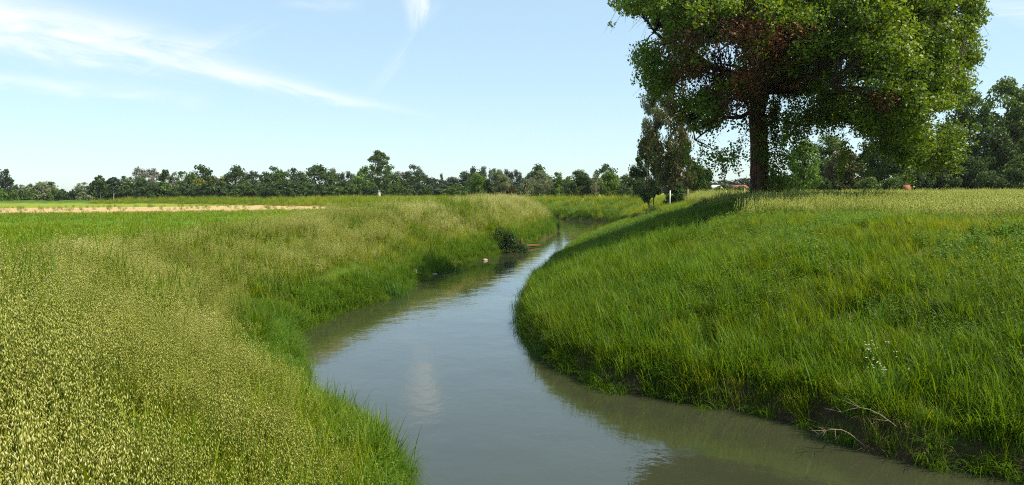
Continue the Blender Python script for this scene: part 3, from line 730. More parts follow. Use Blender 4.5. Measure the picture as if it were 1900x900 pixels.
t(78, 339, 44, 'round', 'palecrown', 258, 'willow_tree', 'pale round willow-like tree rising above the left hedge')
t(94, 337, 30, 'round', 'dark', 264, BL, 'dark tree behind the pale round willow')
t(142, 346, 14, 'airy', 'dark', 268, BL, 'tiny dark treetop left of the pale grey-green tree')
t(155, 338, 26, 'airy', 'palecrown', 262, BL, 'pale grey-green open tree left of the two birches')
t(154, 354, 26, 'shrub', 'palecrown', 250, 'shrub', 'pale silvery bush under the pale grey-green tree', 'shrub')
t(187, 325, 24, 'birch', 'dark', 243, 'birch_tree', 'leaning birch with a white trunk, left one of the pair', bark='white', lean=-.06)
t(209, 329, 26, 'birch', 'bluish', 243, 'birch_tree', 'upright birch with a thin straight white trunk, right one of the pair', bark='white')
t(230, 324, 24, 'airy', 'dark', 268, BL, 'dark feathery tree right behind the two birches')
t(236, 332, 26, 'round', 'palecrown', 262, BL, 'light green round tree right of the two birches')
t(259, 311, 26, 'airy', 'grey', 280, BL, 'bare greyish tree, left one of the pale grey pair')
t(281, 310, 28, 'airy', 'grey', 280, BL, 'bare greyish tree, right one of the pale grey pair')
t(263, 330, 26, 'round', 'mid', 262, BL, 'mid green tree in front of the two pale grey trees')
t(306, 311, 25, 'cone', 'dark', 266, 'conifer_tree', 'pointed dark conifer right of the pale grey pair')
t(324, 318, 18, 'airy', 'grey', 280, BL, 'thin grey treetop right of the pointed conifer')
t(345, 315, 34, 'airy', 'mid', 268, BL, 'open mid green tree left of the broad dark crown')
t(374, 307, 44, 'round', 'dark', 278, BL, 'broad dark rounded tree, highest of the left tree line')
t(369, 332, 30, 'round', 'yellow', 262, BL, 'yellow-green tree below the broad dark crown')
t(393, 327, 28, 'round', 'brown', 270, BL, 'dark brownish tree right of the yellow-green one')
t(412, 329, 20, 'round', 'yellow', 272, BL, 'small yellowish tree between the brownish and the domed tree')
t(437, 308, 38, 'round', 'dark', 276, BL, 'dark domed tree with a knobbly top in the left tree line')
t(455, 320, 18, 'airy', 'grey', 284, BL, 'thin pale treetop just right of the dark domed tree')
LH = 'low dark layered bush at the foot of the left tree line'
for px in range(176, 640, 21):
    t(px + tr.uniform(-4, 4), 341 + tr.uniform(-7, 5), 40, 'shrub', tr.choice(['dark', 'dark', 'dark', 'mid']), 255 + tr.uniform(-4, 4), 'hedge_bush', LH, 'bush', 'dark bushes along the foot of the left tree line')
t(452, 334, 34, 'round', 'dark', 262, BL, 'dense dark tree in front of the thin pale treetop')
t(470, 315, 24, 'airy', 'dark', 274, BL, 'open dark tree with twiggy top left of centre')
t(492, 320, 28, 'round', 'dark', 268, BL, 'dark tree left of the twin open-topped trees')
t(508, 308, 30, 'airy', 'dark', 276, BL, 'tall open-topped tree with sky showing through its branches')
t(521, 316, 34, 'round', 'mid', 266, BL, 'dense mid green round tree beside the tall open-topped one')
t(549, 309, 34, 'airy', 'bluish', 278, BL, 'wide twiggy greyish crown left of the largest dark dome')
t(562, 326, 30, 'round', 'mid', 262, BL, 'mid green tree under the wide twiggy crown')
t(592, 307, 54, 'round', 'dark', 272, BL, 'largest dense dark dome of the middle tree line')
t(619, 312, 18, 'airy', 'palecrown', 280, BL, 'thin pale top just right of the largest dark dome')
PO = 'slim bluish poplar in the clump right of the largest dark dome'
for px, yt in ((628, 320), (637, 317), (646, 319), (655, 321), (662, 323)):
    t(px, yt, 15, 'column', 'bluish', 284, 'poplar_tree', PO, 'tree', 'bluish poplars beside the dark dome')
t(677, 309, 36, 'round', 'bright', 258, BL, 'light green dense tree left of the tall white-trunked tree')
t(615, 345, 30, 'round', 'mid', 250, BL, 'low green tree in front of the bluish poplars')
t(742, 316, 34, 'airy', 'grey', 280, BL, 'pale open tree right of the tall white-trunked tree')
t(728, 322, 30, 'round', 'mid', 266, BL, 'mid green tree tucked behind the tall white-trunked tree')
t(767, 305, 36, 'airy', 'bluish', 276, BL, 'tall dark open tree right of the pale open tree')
t(765, 326, 36, 'round', 'dark', 268, BL, 'dark tree under the tall open one in the middle')
WD = 'dark tree of the low wood right of the tall white-trunked tree'
for px, yt, w_ in ((700, 330, 34), (745, 332, 34), (787, 326, 32), (803, 330, 30), (819, 334, 32), (838, 329, 34), (655, 334, 34), (640, 340, 30)):
    t(px, yt, w_, 'round', tr.choice(['dark', 'bluish']), 268 + tr.uniform(-5, 5), BL, WD, 'tree', 'dark trees of the low middle wood')
t(819, 323, 9, 'column', 'bluish', 290, 'poplar_tree', 'single tiny poplar sticking up above the low middle wood')
t(862, 318, 30, 'round', 'bluish', 262, BL, 'dark bluish tree left of the two dark peaks')
t(878, 311, 24, 'round', 'bluish', 270, BL, 'left one of the two dark peaks near the poplar row')
t(895, 307, 20, 'column', 'bluish', 270, 'poplar_tree', 'right one and taller of the two dark peaks near the poplar row')
YT = 'young slim tree planted in a row before the dark wood'
for px in (629, 642, 656, 668, 722, 735, 748, 786, 797):
    t(px, 344 + tr.uniform(-2, 2), 11, 'young', 'mid', 235, 'young_tree', YT, 'tree', 'young trees in a row before the dark wood', bark='white')
LB = 'low dark bush at the foot of the middle wood'
for px in range(650, 1000, 22):
    t(px + tr.uniform(-4, 4), 344 + tr.uniform(-5, 4), 40, 'shrub', tr.choice(['dark', 'bluish', 'mid']), 250 + tr.uniform(-4, 4), 'hedge_bush', LB, 'bush', 'dark bushes at the foot of the middle wood')
# poplar row
for i, px in enumerate((909, 917, 925, 932, 939, 945, 951, 957, 963)):
    t(px, 312 + i * .8 + tr.uniform(-1.5, 1.5), 13, 'column', 'bluish', 262, 'poplar_tree', 'dark poplar of the tight row right of the pale willow', 'tree', 'tight row of dark poplars')
t(886, 322, 38, 'round', 'bright', 165, BL, 'bright green bushy tree left of the pale willow', fine=True)
t(925, 312, 42, 'airy', 'palecrown', 160, 'willow_tree', 'pale olive willow standing before the dark poplar row', fine=True)
t(903, 332, 26, 'shrub', 'mid', 160, 'shrub', 'green bush between the bright tree and the pale willow', 'shrub')
t(938, 330, 30, 'shrub', 'brown', 168, 'shrub', 'brownish bush at the right foot of the pale willow', 'shrub')
# trees beyond the bend
t(997, 306, 34, 'round', 'dark', 230, BL, 'dark round treetop above the pale tree at the river bend')
t(1001, 316, 32, 'airy', 'palecrown', 185, BL, 'pale green tree with a light trunk under the dark round top', fine=True, bark='white')
t(1014, 326, 26, 'airy', 'palecrown', 178, BL, 'small pale tree with a slanting white trunk at the bend', bark='white', lean=.05)
t(976, 334, 30, 'shrub', 'palecrown', 180, 'shrub', 'pale bushy shrub right of the poplar row', 'shrub')
t(984, 330, 20, 'airy', 'grey', 200, BL, 'thin twiggy tree between the pale shrub and the pale tree')
t(1035, 315, 28, 'cone', 'bright', 175, 'conifer_tree', 'bright green pointed tree beyond the river bend')
t(1055, 328, 34, 'round', 'mid', 190, BL, 'mid green tree right of the bright pointed tree')
t(1078, 317, 50, 'round', 'dark', 160, BL, 'dense dark green tree in the middle beyond the bend', fine=True)
t(1064, 335, 30, 'shrub', 'dark', 158, 'shrub', 'dark bush at the left foot of the dense dark tree', 'shrub')
t(1095, 338, 30, 'shrub', 'dark', 158, 'shrub', 'dark bush at the right foot of the dense dark tree', 'shrub')
t(1106, 322, 24, 'airy', 'palecrown', 156, BL, 'slender pale tree with a thin white trunk beyond the bend', bark='white')
t(1125, 306, 36, 'round', 'dark', 220, BL, 'dark rounded crown standing above the bright green tree')
t(1130, 321, 50, 'round', 'bright', 158, BL, 'wide bright green tree left of the tall ivy-clad poplar', fine=True)
t(1160, 324, 34, 'round', 'mid', 170, BL, 'mid green tree right of the wide bright green tree')
t(1158, 342, 36, 'shrub', 'dark', 150, 'shrub', 'dark bush in front of the mid green tree', 'shrub')
t(1182, 318, 40, 'round', 'dark', 130, BL, 'dark dense tree left of the ivy-clad poplar', fine=True)
t(1030, 345, 30, 'shrub', 'dark', 178, 'shrub', 'dark bush at the foot of the bright pointed tree', 'shrub')
t(1000, 345, 30, 'shrub', 'dark', 195, 'shrub', 'dark bush behind the white trunks at the bend', 'shrub')
# poplar and neighbours left of the big tree
t(1205, 255, 76, 'sparse', 'dark', 92, BL, 'sparse dark-leaved tree leaning out left of the ivy-clad poplar', fine=True)
t(1245, 120, 100, 'sparse', 'brown', 88, 'poplar_tree', 'tall loose poplar with ivy-clad trunk behind the left of the big tree', fine=True)
t(1214, 158, 66, 'sparse', 'palecrown', 97, BL, 'thin pale-leaved tree at the outer side of the tall loose poplar', fine=True)
t(1268, 250, 60, 'sparse', 'brown', 94, BL, 'olive-brown slim tree right of the tall loose poplar', fine=True)
t(1292, 300, 60, 'shrub', 'mid', 98, 'shrub', 'rounded green bush between the poplar and the big trunk', 'shrub', fine=True)
t(1258, 338, 50, 'shrub', 'dark', 90, 'shrub', 'dark bush round the foot of the tall loose poplar', 'shrub')
t(1345, 340, 46, 'shrub', 'mid', 190, 'shrub', 'distant low bush seen left of the big trunk', 'shrub')
t(1375, 345, 40, 'shrub', 'dark', 200, 'shrub', 'distant dark bush just left of the big trunk', 'shrub')
# wood on the right
RT = [(1492, 262, 80, 'round', 'bright', 84, 'bright green young tree right of the big trunk'),
      (1540, 250, 90, 'airy', 'mid', 110, 'open mid green tree half hidden by the hanging right boughs'),
      (1570, 278, 86, 'round', 'brown', 100, 'olive-brown dense tree under the hanging boughs'),
      (1520, 300, 60, 'round', 'dark', 104, 'dark tree between the bright young tree and the olive-brown one'),
      (1615, 262, 90, 'airy', 'dark', 108, 'dark open tree with a thick black stem at the field edge'),
      (1650, 270, 90, 'round', 'mid', 106, 'mid green tree left of the red-roofed shed'),
      (1690, 285, 80, 'round', 'mid', 112, 'mid green tree behind the red-roofed shed'),
      (1728, 268, 80, 'round', 'brown', 100, 'tall olive-brown tree right of the red-roofed shed'),
      (1768, 215, 100, 'airy', 'dark', 110, 'dark open tree left of the tallest right-hand tree'),
      (1800, 178, 120, 'sparse', 'mid', 106, 'tall open mid green tree at the right with a straight bare stem'),
      (1868, 150, 130, 'sparse', 'mid', 108, 'tallest tree of the right-hand wood, feathery top against the sky'),
      (1910, 170, 110, 'round', 'dark', 112, 'dense dark tree cut by the right edge of the photo'),
      (1850, 240, 110, 'round', 'dark', 104, 'dark lower tree in front of the tallest right-hand tree'),
      (1790, 290, 100, 'round', 'dark', 100, 'dark low tree at the foot of the open mid green tree'),
      (1895, 290, 90, 'round', 'mid', 98, 'mid green low tree at the right edge of the photo'),
      (1940, 190, 110, 'round', 'mid', 106, 'tree just beyond the right edge of the photo')]
for px, yt, w_, kd, c_, D, lb in RT:
    t(px, yt, w_, kd, c_, D, BL, lb, fine=True)
RB = 'dark bush at the foot of the right-hand wood'
for px in range(1440, 1960, 44):
    t(px + tr.uniform(-8, 8), 322 + tr.uniform(-10, 10), 66, 'shrub', tr.choice(['dark', 'mid', 'dark', 'brown']), 98 + tr.uniform(-3, 3), 'hedge_bush', RB, 'bush', 'bushes along the foot of the right-hand wood', fine=True)
FW = 'distant dark tree filling the skyline behind the nearer trees'
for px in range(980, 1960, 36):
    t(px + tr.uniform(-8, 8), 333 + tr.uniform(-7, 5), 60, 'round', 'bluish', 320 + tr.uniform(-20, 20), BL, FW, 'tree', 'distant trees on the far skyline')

# lone tall tree with forked white trunk
def lone_tree():
    px, D = 702, 240; x, y, zt = at_depth(px, 279, D); zb = hz(x, y) - .1; H = zt - zb
    o = thing('white_trunk_tree', 'tall tree with a forked white trunk and open crown above the middle tree line', 'tree', (x, y, zb))
    r = np.random.default_rng(77); tb, cb = MB(), MB()
    f1 = np.array((0, 0, H * .18)); tb.tube([(0, 0, 0), (0, 0, H * .1), f1], [.55, .45, .38], 8)
    ends = []
    for (dx, dz) in ((-2.6, .62), (2.4, .6), (.3, .75), (-.6, .9)):
        e = np.array((dx * 1.4, r.normal(0, 1), H * dz)); tb.tube(bezier(f1, np.array((dx * .7, 0, H * .40)), e, 6), [.24, .17, .12, .09, .06, .03], 6, 0 if len(ends) == 0 else 1); ends.append(e)
    for k in range(84):
        z = r.uniform(.36, .97); f = (z - .36) / .61; q = 4.3 * math.sin(math.pi * min(max(f, .04), .97) ** .75) ** .6 * r.random() ** .45; a = r.uniform(0, 6.28)
        c = np.array((math.cos(a) * q, math.sin(a) * q, z * H)); leaves_at(cb, c, r.uniform(.6, 1.25), 80, .40, r, tbase=r.uniform(.3, .6))
        e = min(ends, key=lambda p: np.linalg.norm(p - c)); s_ = f1 + (e - f1) * r.uniform(.4, .95); tb.tube([s_, (s_ + c) / 2 + np.array((0, 0, -.2)), c], [.08, .06, .03], 4, 1)
    for k in range(16):
        c = np.array((r.uniform(-1, 3.5), r.uniform(-1, 1), r.uniform(.15, .42) * H)); leaves_at(cb, c, .9, 60, .38, r, tbase=.6)
    tb.build('trunk', [G['white'], G['bark']], o, True); cb.build('crown', G['mid'], o)
lone_tree()

# ------------------------------------------------------------------ the big tree
def big_tree():
    TX, TY = TREE_AT; D = TY; zb = hz(TX, TY) - .15
    o = thing('big_tree', 'huge broad-crowned tree with reddish ivy-wrapped trunk and brown withered patch on the right bank', 'tree', (TX, TY, zb))
    S = D / FPX
    def P(px, py, dy=0.0):                 # photo position to a point relative to the foot, at depth offset dy
        x, y, z = at_depth(px, py, D + dy); return np.array((x - TX, y - TY, z - zb))
    r = np.random.default_rng(11); tb, cb, db = MB(), MB(), MB()
    trunk = [np.array((0, 0, 0)), P(1410, 360), P(1408, 320), P(1404, 270), P(1404, 220), P(1412, 170), P(1425, 110), P(1440, 40), P(1455, -60), P(1460, -130)]
    tb.tube(trunk, np.array([.52, .38, .34, .33, .36, .40, .42, .34, .24, .10]), 18, rough=.30, rng=r)
    for k in range(46):                    # ropes of old ivy stems round the trunk
        a = r.uniform(0, 6.28); pts = []; h0 = r.uniform(0, .5); 
        for i in range(9):
            f = h0 + i * .55; 
            if f > 5.6: break
            rr = .41 - .015 * f + r.normal(0, .03); a += r.normal(0, .22); pts.append((math.cos(a) * rr - .02 * f, math.sin(a) * rr, f))
        if len(pts) > 2: tb.tube(pts, r.uniform(.025, .07), 5, tint=r.random())
    for a in np.linspace(0, 6.28, 9)[:-1]: # root flare
        tb.tube([(math.cos(a) * .4, math.sin(a) * .4, .7), (math.cos(a) * .6, math.sin(a) * .6, .25), (math.cos(a) * 1.0, math.sin(a) * 1.0, -.1)], [.22, .20, .08], 6)
    limbs = []
    def limb(a, b, c, r0):
        q = bezier(np.array(a), np.array(b), np.array(c), 9); q[1:-1] += r.normal(0, .09, (7, 3)); tb.tube(q, np.linspace(r0 * .85, r0 * .2, 9), 8, 1, rough=.12, rng=r); limbs.append(q)
    J = [P(1406, 250), P(1405, 215), P(1412, 170), P(1425, 110), P(1440, 40), P(1455, -60)]
    limb(J[2], P(1330, 120, -1), P(1215, 60, -1), .30); limb(J[2], P(1520, 130, -1), P(1690, 60, -2), .32)
    limb(J[1], P(1340, 205, 1), P(1290, 260, 2), .16);  limb(J[3], P(1330, 40, 2), P(1180, -60, 3), .26)
    limb(J[3], P(1560, 60, 2), P(1760, 0, 3), .28);     limb(J[4], P(1500, -40), P(1640, -130, 0), .24)
    limb(J[4], P(1390, -60), P(1300, -130, 1), .22);    limb(J[5], P(1480, -100), P(1500, -160), .18)
    limb(J[2], P(1450, 120, -4), P(1540, 160, -6.5), .22); limb(J[3], P(1400, 60, -4), P(1330, 60, -6.5), .22)
    limb(J[3], P(1450, 40, 5), P(1520, 0, 7), .22);     limb(J[2], P(1590, 150, 0), P(1690, 230, 0), .20)
    limb(J[3], P(1620, 20, -3), P(1780, 120, -3), .20); limb(J[2], P(1390, 110, 4), P(1330, 150, 6), .18)
    nodes = np.vstack(limbs)
    # outline of the crown (photo pixels), deeper layers get the same silhouette in 3D by an ellipse in depth
    outline = [(1150, -60), (1143, 20), (1146, 75), (1170, 120), (1198, 165), (1232, 205), (1262, 225), (1272, 262), (1300, 300), (1335, 312), (1362, 290), (1378, 250),
               (1425, 235), (1470, 195), (1500, 215), (1530, 262), (1580, 300), (1640, 290), (1690, 310), (1760, 318), (1790, 285), (1795, 215), (1808, 150), (1828, 95), (1826, 30), (1810, -50), (1760, -105), (1680, -150), (1560, -175), (1400, -175), (1260, -140), (1190, -100)]
    OX = np.array([p[0] for p in outline], float); OY = np.array([p[1] for p in outline], float)
    def in_out(px, py):
        c = False; m = len(OX)
        for i in range(m):
            j = (i + 1) % m
            if (OY[i] > py) != (OY[j] > py) and px < (OX[j] - OX[i]) * (py - OY[i]) / (OY[j] - OY[i]) + OX[i]: c = not c
        return c
    def edge_d(px, py):
        best = 1e9
        for i in range(len(OX)):
            j = (i + 1) % len(OX); ex, ey = OX[j] - OX[i], OY[j] - OY[i]; tt = min(max(((px - OX[i]) * ex + (py - OY[i]) * ey) / (ex * ex + ey * ey), 0), 1)
            best = min(best, math.hypot(px - OX[i] - tt * ex, py - OY[i] - tt * ey))
        return best
    def dead_at(px, py):
        return (((px - 1450) / 48) ** 2 + ((py - 75) / 42) ** 2 < 1.0) or (((px - 1345) / 80) ** 2 + ((py - 105) / 85) ** 2 < 1 and r.random() < .5) or \
               (((px - 1425) / 55) ** 2 + ((py - 150) / 80) ** 2 < 1 and r.random() < .6) or (((px - 1330) / 95) ** 2 + ((py - 130) / 110) ** 2 < 1 and r.random() < .25) or (((px - 1640) / 30) ** 2 + ((py - 190) / 22) ** 2 < 1 and r.random() < .7)
    cl = []
    tries = 0
    while len(cl) < 980 and tries < 60000:
        tries += 1
        px, py = r.uniform(1140, 1835), r.uniform(-175, 320)
        if not in_out(px, py): continue
        e = edge_d(px, py); depth = min(8.0, .55 + (e / 22) ** .8 * 1.6)
        if e < 14: continue
        if py > 100 and abs(px - 1465) < 35 and py > 170: continue
        # airy gaps on the left part
        g = float(fbm(np.array([px / 62.]), np.array([py / 52.]), 91, 2)[0])
        mid_ = (1380 < px < 1560 and 0 < py < 190) or (1270 < px < 1400 and py < 70)
        if px < 1450 and g < .45 and not mid_: continue
        if g < (.39 if py > 110 else .31) and not mid_: continue
        s = r.choice((-1, 1)) * (1 - r.random() ** 1.6 * .75) if r.random() < .8 else r.uniform(-.6, .6)
        c = P(px, py, s * depth)
        if any(np.linalg.norm(c - q[0]) < .50 for q in cl): continue
        cl.append((c, px, py))
    for c, px, py in cl:
        dd = dead_at(px, py); k = np.argmin(np.linalg.norm(nodes - c, axis=1) + .35 * np.maximum(0, nodes[:, 2] - c[2])); a = nodes[k]
        m = (a + c) / 2 + np.array((0, 0, .25)) + r.normal(0, .15, 3)
        tb.tube(bezier(a, m, c, 4), [.045, .032, .022, .010], 4, 1)
        for q in range(5 if not dd else 9):
            e = c + r.normal(0, .55, 3); e[2] -= .25; tb.tube([c, (c + e) / 2 + np.array((0, 0, .1)), e], [.014, .010, .004], 3, 1)
        left = px < 1430 
        n = int(r.uniform(130, 240) * (.85 if left else 1.1))
        rad = r.uniform(.55, .95)
        if dd: leaves_at(db, c, rad, int(n * 1.0), .14, r, 0, .6, .85, r.uniform(.2, .8))
        else:
            leaves_at(cb, c, rad, int(n * 1.15), .160, r, 0, .5, .7, r.uniform(.35, .7))
            for q in range(3):             # little outlying sprays, so the outline is ragged
                e = c + r.normal(0, 1, 3) * rad * .55; leaves_at(cb, e, .24, 16, .14, r, 0, .5, .9, .6)
    # hanging sprays around the open window right of the trunk and under the right mass
    ib = MB()
    for k in range(120):
        px = r.uniform(1432, 1560) if k < 60 else (r.uniform(1560, 1780) if k < 95 else r.uniform(1262, 1380)); y0 = r.uniform(170, 225) if k < 60 else (r.uniform(255, 300) if k < 95 else r.uniform(250, 300))
        a = P(px, y0, r.uniform(-3, 3)); L = r.uniform(.5, 2.0) if k < 60 else r.uniform(.4, 1.2); e = a + np.array((r.normal(0, .25), r.normal(0, .2), -L))
        tb.tube([a, (a + e) / 2 + r.normal(0, .06, 3), e], [.012, .010, .004], 3)
        for f in np.linspace(.1, 1, int(L * 6)): leaves_at(cb, a + (e - a) * f, .24, 9, .14, r, 0, .8, 1, .5)
    for k in range(130):                    # living ivy sprays on the trunk, mostly its right side
        z = r.uniform(.3, 5.5); a = r.normal(-.6, 1.1) ; rr = r.uniform(.6, .95)
        c = np.array((math.cos(a) * rr, math.sin(a) * rr, z)); 
        if r.random() < .6: leaves_at(ib, c, .33, 36, .12, r, 0, .5, 1.1, .5)
        else: leaves_at(db, c, .3, 26, .10, r, 0, .5, 1.1, .4)
    for k in range(26):
        c = P(r.uniform(1428, 1462), r.uniform(285, 372), r.uniform(-1.2, 0)); leaves_at(ib, c, .35, 40, .13, r, 0, .6, 1.1, .6)
    tb.build('trunk', [G['ivybark'], G['limbbark']], o, True)
    cb.build('crown', G['oak'], o)
    d = db.build('dead_foliage', G['dead'], o); d['label'] = 'withered reddish-brown leaves in the crown'
    ib.build('ivy', G['oak'], o)
big_tree()

# ------------------------------------------------------------------ bushes near the big tree
def soft_bush(name, label, px, py, wpx, hpx, z, mat, cat='bush', n=5200, leaf=.06, seed=1, d=1.0):
    x, y = on_plane(px, py, z); zb = hz(x, y) - .05; s = y / FPX; W, H = wpx * s / 2, hpx * s
    r = np.random.default_rng(seed); mb, st = MB(), MB()
    o = thing(name, label, cat, (x, y, zb))
    for k in range(40):
        a = r.uniform(0, 6.28); q = r.random() ** .5; zz = H * (1 - q ** 2.2) * r.uniform(.35, .92)
        c = np.array((math.cos(a) * q * W * .88, math.sin(a) * q * W * d * .8, zz)); leaves_at(mb, c, H * .24, n // 40, leaf, r, 0, -.4, .9, r.uniform(.3, .7))
        st.tube([(c[0] * .2, c[1] * .2, 0), c * .6, c], [.02, .014, .006], 4)
    st.build('stem', G['bark'], o); mb.build('foliage', G[mat], o)
    return o
crownmat('greybush', (0.045, 0.075, 0.035), (0.065, 0.105, 0.05), (0.10, 0.14, 0.07), .2)
soft_bush('bush', 'low rounded grey-green bush left of the big trunk', 1310, 389, 84, 30, 3.45, 'greybush', seed=3, n=9000, leaf=.05, d=.6)
soft_bush('bush', 'dark scruffy bush sloping down the bank toward the river bend', 1205, 388, 74, 24, 3.2, 'dark', seed=4, d=.5)
soft_bush('bush', 'dark bush added in place of the shaded bank recess at the left waterline just before the timber piling', 934, 467, 104, 46, .05, 'dark', seed=9, n=12000, leaf=.11, d=.45)  # added bush, its dark leaves stand in for the shade of a bank recess
soft_bush('bush', 'small leafy shrub with whitish leaves beside the big trunk', 1362, 383, 40, 16, 3.5, 'palecrown', seed=5)
soft_bush('bush', 'dark green sprouts around the foot of the big trunk', 1432, 390, 46, 16, 3.5, 'mid', seed=6)

# ------------------------------------------------------------------ small things
def stake(px, ybot, D, hpx, label, mat='stake', w=.05, name='wooden_stake', cat='stake', group=None):
    x, y, z = at_depth(px, ybot, D); zb = hz(x, y) - .3; H = hpx / FPX * D + max(0, z - zb)
    o = thing(name, label, cat, (x, y, zb), group=group); mb = MB(); mb.tube([(0, 0, 0), (0, 0, H * .6), (.02, 0, H)], [w, w * .95, w * .85], 8)
    mb.build('post', G[mat], o); c = MB(); c.tube([(.02, 0, H), (.02, 0, H + .05)], [w * .9, w * .3], 8); c.build('pointed_top', G[mat], o)
stake(1243, 368, 86, 14, 'white painted post at the foot of the tall loose poplar', 'whitepaint', .07, 'white_post', 'post')
stake(1276, 370, 72, 18, 'pale stake left of the grey-green bush', group=None)
stake(1347, 374, 62, 20, 'pale stake in the field left of the big trunk')
stake(1381, 374, 60, 24, 'tallest pale stake, close to the big trunk')
stake(1358, 372, 70, 14, 'short pale stake between the two taller ones left of the trunk')

def box(mb, a, b, mat=0):
    (x0, y0, z0), (x1, y1, z1) = a, b
    V = [(x0, y0, z0), (x1, y0, z0), (x1, y1, z0), (x0, y1, z0), (x0, y0, z1), (x1, y0, z1), (x1, y1, z1), (x0, y1, z1)]
    mb.add(V, [(0, 3, 2, 1), (4, 5, 6, 7), (0, 1, 5, 4), (1, 2, 6, 5), (2, 3, 7, 6), (3, 0, 4, 7)], mat)
def house(name, label, cat, px, ytop, D, wpx, wallm, roofm, depth=6, wins=3, roofh=.35):
    x, y, zt = at_depth(px, ytop, D); zb = hz(x, y) - .2; H = zt - zb; W = wpx / FPX * D
    o = thing(name, label, cat, (x, y, zb)); hw = H * (1 - roofh)
    e = min(.35, .08 * W); b = MB(); box(b, (-W / 2, 0, 0), (W / 2, depth, hw)); b.build('wall', G[wallm], o)
    rf = MB()
    V = [(-W / 2 - e, -e, hw), (W / 2 + e, -e, hw), (W / 2 + e, depth + e, hw), (-W / 2 - e, depth + e, hw), (-W / 2 - e, depth / 2, H), (W / 2 + e, depth / 2, H)]
    rf.add(V, [(0, 1, 5, 4), (2, 3, 4, 5), (0, 4, 3), (1, 2, 5), (3, 2, 1, 0)]); rf.build('roof', G[roofm], o)
    for i in range(wins):
        cx = -W / 2 + W * (i + .5) / wins; m = MB(); box(m, (cx - min(.45, W * .15), -.03, hw * .35), (cx + min(.45, W * .15), -.003, hw * .75)); m.build('window', G['glass'], o)
    m = MB(); box(m, (W * .02, -.035, 0), (W * .02 + min(.9, W * .3), -.004, hw * .66)); m.build('door', G['timber'], o)
house('farm_building', 'low grey-white building glimpsed under the crown left of the big trunk', 'building', 1322, 343, 260, 36, 'greywall', 'greywall', 9, 4, .3)
house('farmhouse', 'low buff building just left of the big trunk', 'building', 1376, 343, 280, 26, 'plaster', 'roof', 8, 3, .35)
house('shed', 'small shed with a red roof among the trees at the right', 'shed', 1687, 343, 92, 10, 'roof', 'roof', 1.2, 1, .4)

def stone(px, py, size, label, seed, flat=.6):
    x, y = on_plane(px, py, .05); r = np.random.default_rng(seed); mb = MB(); V = []; n, m = 10, 7
    for i in range(m):
        ph = math.pi * i / (m - 1)
        for j in range(n):
            th = 2 * math.pi * j / n; k = 1 + .22 * math.sin(2 * th + seed) * math.sin(ph) + .10 * r.normal() * math.sin(ph)
            V.append((size * k * math.sin(ph) * math.cos(th), size * .8 * k * math.sin(ph) * math.sin(th), size * flat * math.cos(ph) * (1 + .1 * r.normal())))
    F = [(i * n + j, i * n + (j + 1) % n, (i + 1) * n + (j + 1) % n, (i + 1) * n + j) for i in range(m - 1) for j in range(n)]
    mb.add(V, F); o = mb.build('stone', G['stone']); o.location = (x, y, size * flat * .55 + max(-.05, min(hz(x, y), .3))); o.rotation_euler = (0, 0, seed); tag(o, label, 'stone')
stone(768, 517, .30, 'biggest pinkish stone at the left waterline below the bright patch', 2)
stone(757, 519, .12, 'small pale stone touching the left side of the biggest stone', 3)
stone(746, 508, .14, 'small whitish stone lying on the bank above the biggest stone', 5)
stone(741, 500, .10, 'tiny brownish stone highest on the left bank', 6)
stone(806, 507, .18, 'low pale stone at the waterline right of the biggest stone', 7, .4)
stone(900, 482, .25, 'pinkish stone half hidden in grass before the dark recess', 8, .45)

def piling():
    x, y = on_plane(967, 461, 0); o = thing('wooden_piling', 'dark timber piling beside an orange clay ledge at the left waterline', 'piling', (x, y, 0), .35)
    m = MB(); m.tube([(0, 0, -.6), (0, 0, .5), (.02, 0, .85)], [.14, .14, .12], 10); m.build('post', G['timber'], o)
    m = MB(); box(m, (-1.8, -.05, -.4), (-.18, .05, .5)); m.build('board', G['timber'], o)
    m = MB(); m.tube([(.3, .2, .12), (.9, .5, .16), (1.5, .9, .14), (2.3, 1.5, .10)], [.06, .12, .10, .05], 8); m.build('clay_ledge', G['rust'], o)
piling()

def iris_clump(px, py, label, seed, n=80, h=.9, fl=7):
    x, y = on_plane(px, py, .15); o = thing('iris_plant', label, 'plant', (x, y, hz(x, y) - .05)); r = rnd; r.seed(seed); mb = MB()
    for k in range(n): mb.blade((r.gauss(0, .35), r.gauss(0, .25), 0), r.uniform(0, 6.28), r.uniform(.02, .25), h * r.uniform(.6, 1.1), .035, 4, r.uniform(.1, .6), 0, r.random())
    mb.build('leaves', G['irisleaf'], o)
    for k in range(fl):
        m = MB(); p = np.array((r.gauss(.3, .3), r.gauss(0, .25), h * r.uniform(.8, 1.15)))
        for a in range(6):
            w_ = a * 1.047; d = np.array((math.cos(w_), math.sin(w_), .3 if a % 2 else -.4)); e = np.array((-math.sin(w_), math.cos(w_), 0))
            m.add([p, p + d * .05 + e * .03, p + d * .10, p + d * .05 - e * .03], [(0, 1, 2, 3)], 0, .5)
        m.tube([(p[0] * .6, p[1] * .6, .1), p], [.006, .004], 4, 1); m.build('flower', [G['petal_y'], G['irisleaf']], o)
crownmat('irisleaf', (0.03, 0.10, 0.02), (0.05, 0.15, 0.025), (0.09, 0.2, 0.035), .35)
iris_clump(838, 498, 'iris clump with yellow flowers at the left waterline', 4)
iris_clump(722, 545, 'big drooping sedge clump overhanging the water left of the stones', 9, 150, .9, 0)
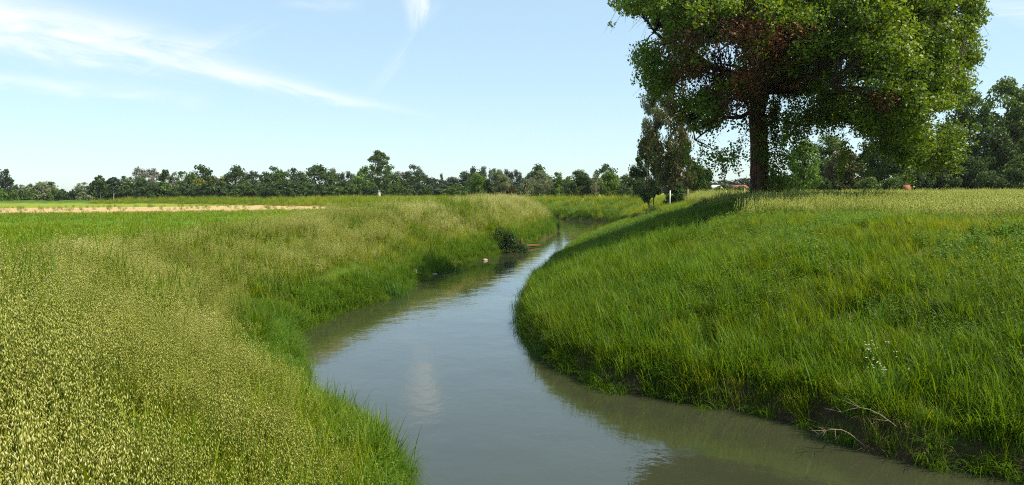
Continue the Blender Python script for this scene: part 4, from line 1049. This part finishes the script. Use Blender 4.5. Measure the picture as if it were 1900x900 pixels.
def white_flowers(px, py, label, seed):
    x, y = on_plane(px, py, 1.6); 
    for _ in range(8):
        z = hz(x, y); x2, y2 = on_plane(px, py, z + .4); x, y = .5 * (x + x2), .5 * (y + y2)
    o = thing('flowering_weed', label, 'plant', (x, y, hz(x, y))); r = rnd; r.seed(seed)
    m, f = MB(), MB()
    for k in range(8):
        tip = np.array((r.gauss(0, .16), r.gauss(0, .12), r.uniform(.5, .8))); m.tube([(0, 0, 0), tip * np.array((.4, .4, .6)), tip], [.006, .005, .003], 4, 0, .5)
        for q in range(7):
            a = r.uniform(0, 6.28); pz = tip * r.uniform(.3, .9); d = np.array((math.cos(a), math.sin(a), .2)); e = np.array((-math.sin(a), math.cos(a), 0)); m.add([pz, pz + d * .04 + e * .02, pz + d * .08, pz + d * .04 - e * .02], [(0, 1, 2, 3)], 0, r.random())
        for q in range(3):
            p = tip + np.array((r.gauss(0, .035), r.gauss(0, .035), r.gauss(0, .03)))
            for a in (0, 1.57, 3.14, 4.71):
                d = np.array((math.cos(a), math.sin(a), .35)); e = np.array((-math.sin(a), math.cos(a), 0)); f.add([p, p + d * .011 + e * .008, p + d * .020, p + d * .011 - e * .008], [(0, 1, 2, 3)], 0, .5)
    m.build('stem', G['irisleaf'], o); f.build('flowers', G['petal_w'], o)
white_flowers(1618, 665, 'weed with clusters of small white flowers, upper one on the right bank', 3)
white_flowers(1633, 700, 'weed with small white flowers, lower one on the right bank', 5)

def twig(px, py, L, label, seed, ang, lift=.3):
    x, y = on_plane(px, py, .05); r = rnd; r.seed(seed); o = thing('dead_branch', label, 'branch', (x, y, max(hz(x, y), 0) + .12), ang)
    m = MB(); pts = [np.array((L * f, r.gauss(0, .03), lift * math.sin(f * 2.4))) for f in np.linspace(0, 1, 7)]
    m.tube(pts, np.linspace(.012, .004, 7), 5)
    m.build('limb', G['greywood'], o); m = MB()
    for k in range(9):
        p = pts[r.randrange(1, 7)]; e = p + np.array((r.uniform(.05, .35), r.gauss(0, .2), r.uniform(-.15, .2))); m.tube([p, (p + e) / 2, e], [.005, .004, .002], 4)
    m.build('twigs', G['greywood'], o)
G['greywood'] = bark_mat('bleached_wood', (0.12, 0.095, 0.065), (0.26, 0.22, 0.16), 8, .3)
twig(1665, 838, .9, 'bleached dead branch lying on the right waterline', 1, 2.9)
twig(1600, 832, .8, 'tangle of pale twigs dipping into the water under the right bank', 2, 3.3)

def water_tuft(px, py, h, label, seed, n=26):
    x, y = on_plane(px, py, 0); o = thing('reed_tuft', label, 'reed', (x, y, -.05)); r = rnd; r.seed(seed); m = MB()
    for k in range(n): m.blade((r.gauss(0, .07), r.gauss(0, .07), 0), r.uniform(0, 6.28), r.uniform(.05, .4), h * r.uniform(.5, 1.1), .014, 4, r.uniform(.2, 1.2), 0, r.random())
    m.build('blades', G['irisleaf'], o); m = MB(); m.tube([(0, 0, -.3), (.02, 0, h * .7)], [.006, .004], 4); m.build('stem', G['irisleaf'], o)
water_tuft(954, 568, .38, 'small tuft of reed standing in the water off the right bank', 1)
water_tuft(966, 572, .30, 'thin reed sprig in the water next to the bank tip', 2, 10)
water_tuft(945, 600, .15, 'flat sprig of green floating left of the right bank tip', 3, 10)
water_tuft(1000, 660, .5, 'green reed tuft leaning over the water at the right bank tip', 4, 30)

# ------------------------------------------------------------------ the air
hm, n, l = new_mat('air')
pv = n.new('ShaderNodeVolumePrincipled'); pv.inputs['Color'].default_value = (0.90, 0.95, 1.0, 1); pv.inputs['Density'].default_value = 0.00010
pv.inputs['Anisotropy'].default_value = 0.3
o = n.new('ShaderNodeOutputMaterial'); l.new(pv.outputs[0], o.inputs['Volume'])
m = MB(); box(m, (-3100, -100, -3), (3100, 4100, 30)); h = m.build('haze', hm); h['kind'] = 'stuff'; h['label'] = 'thin pale haze in the air over the fields'
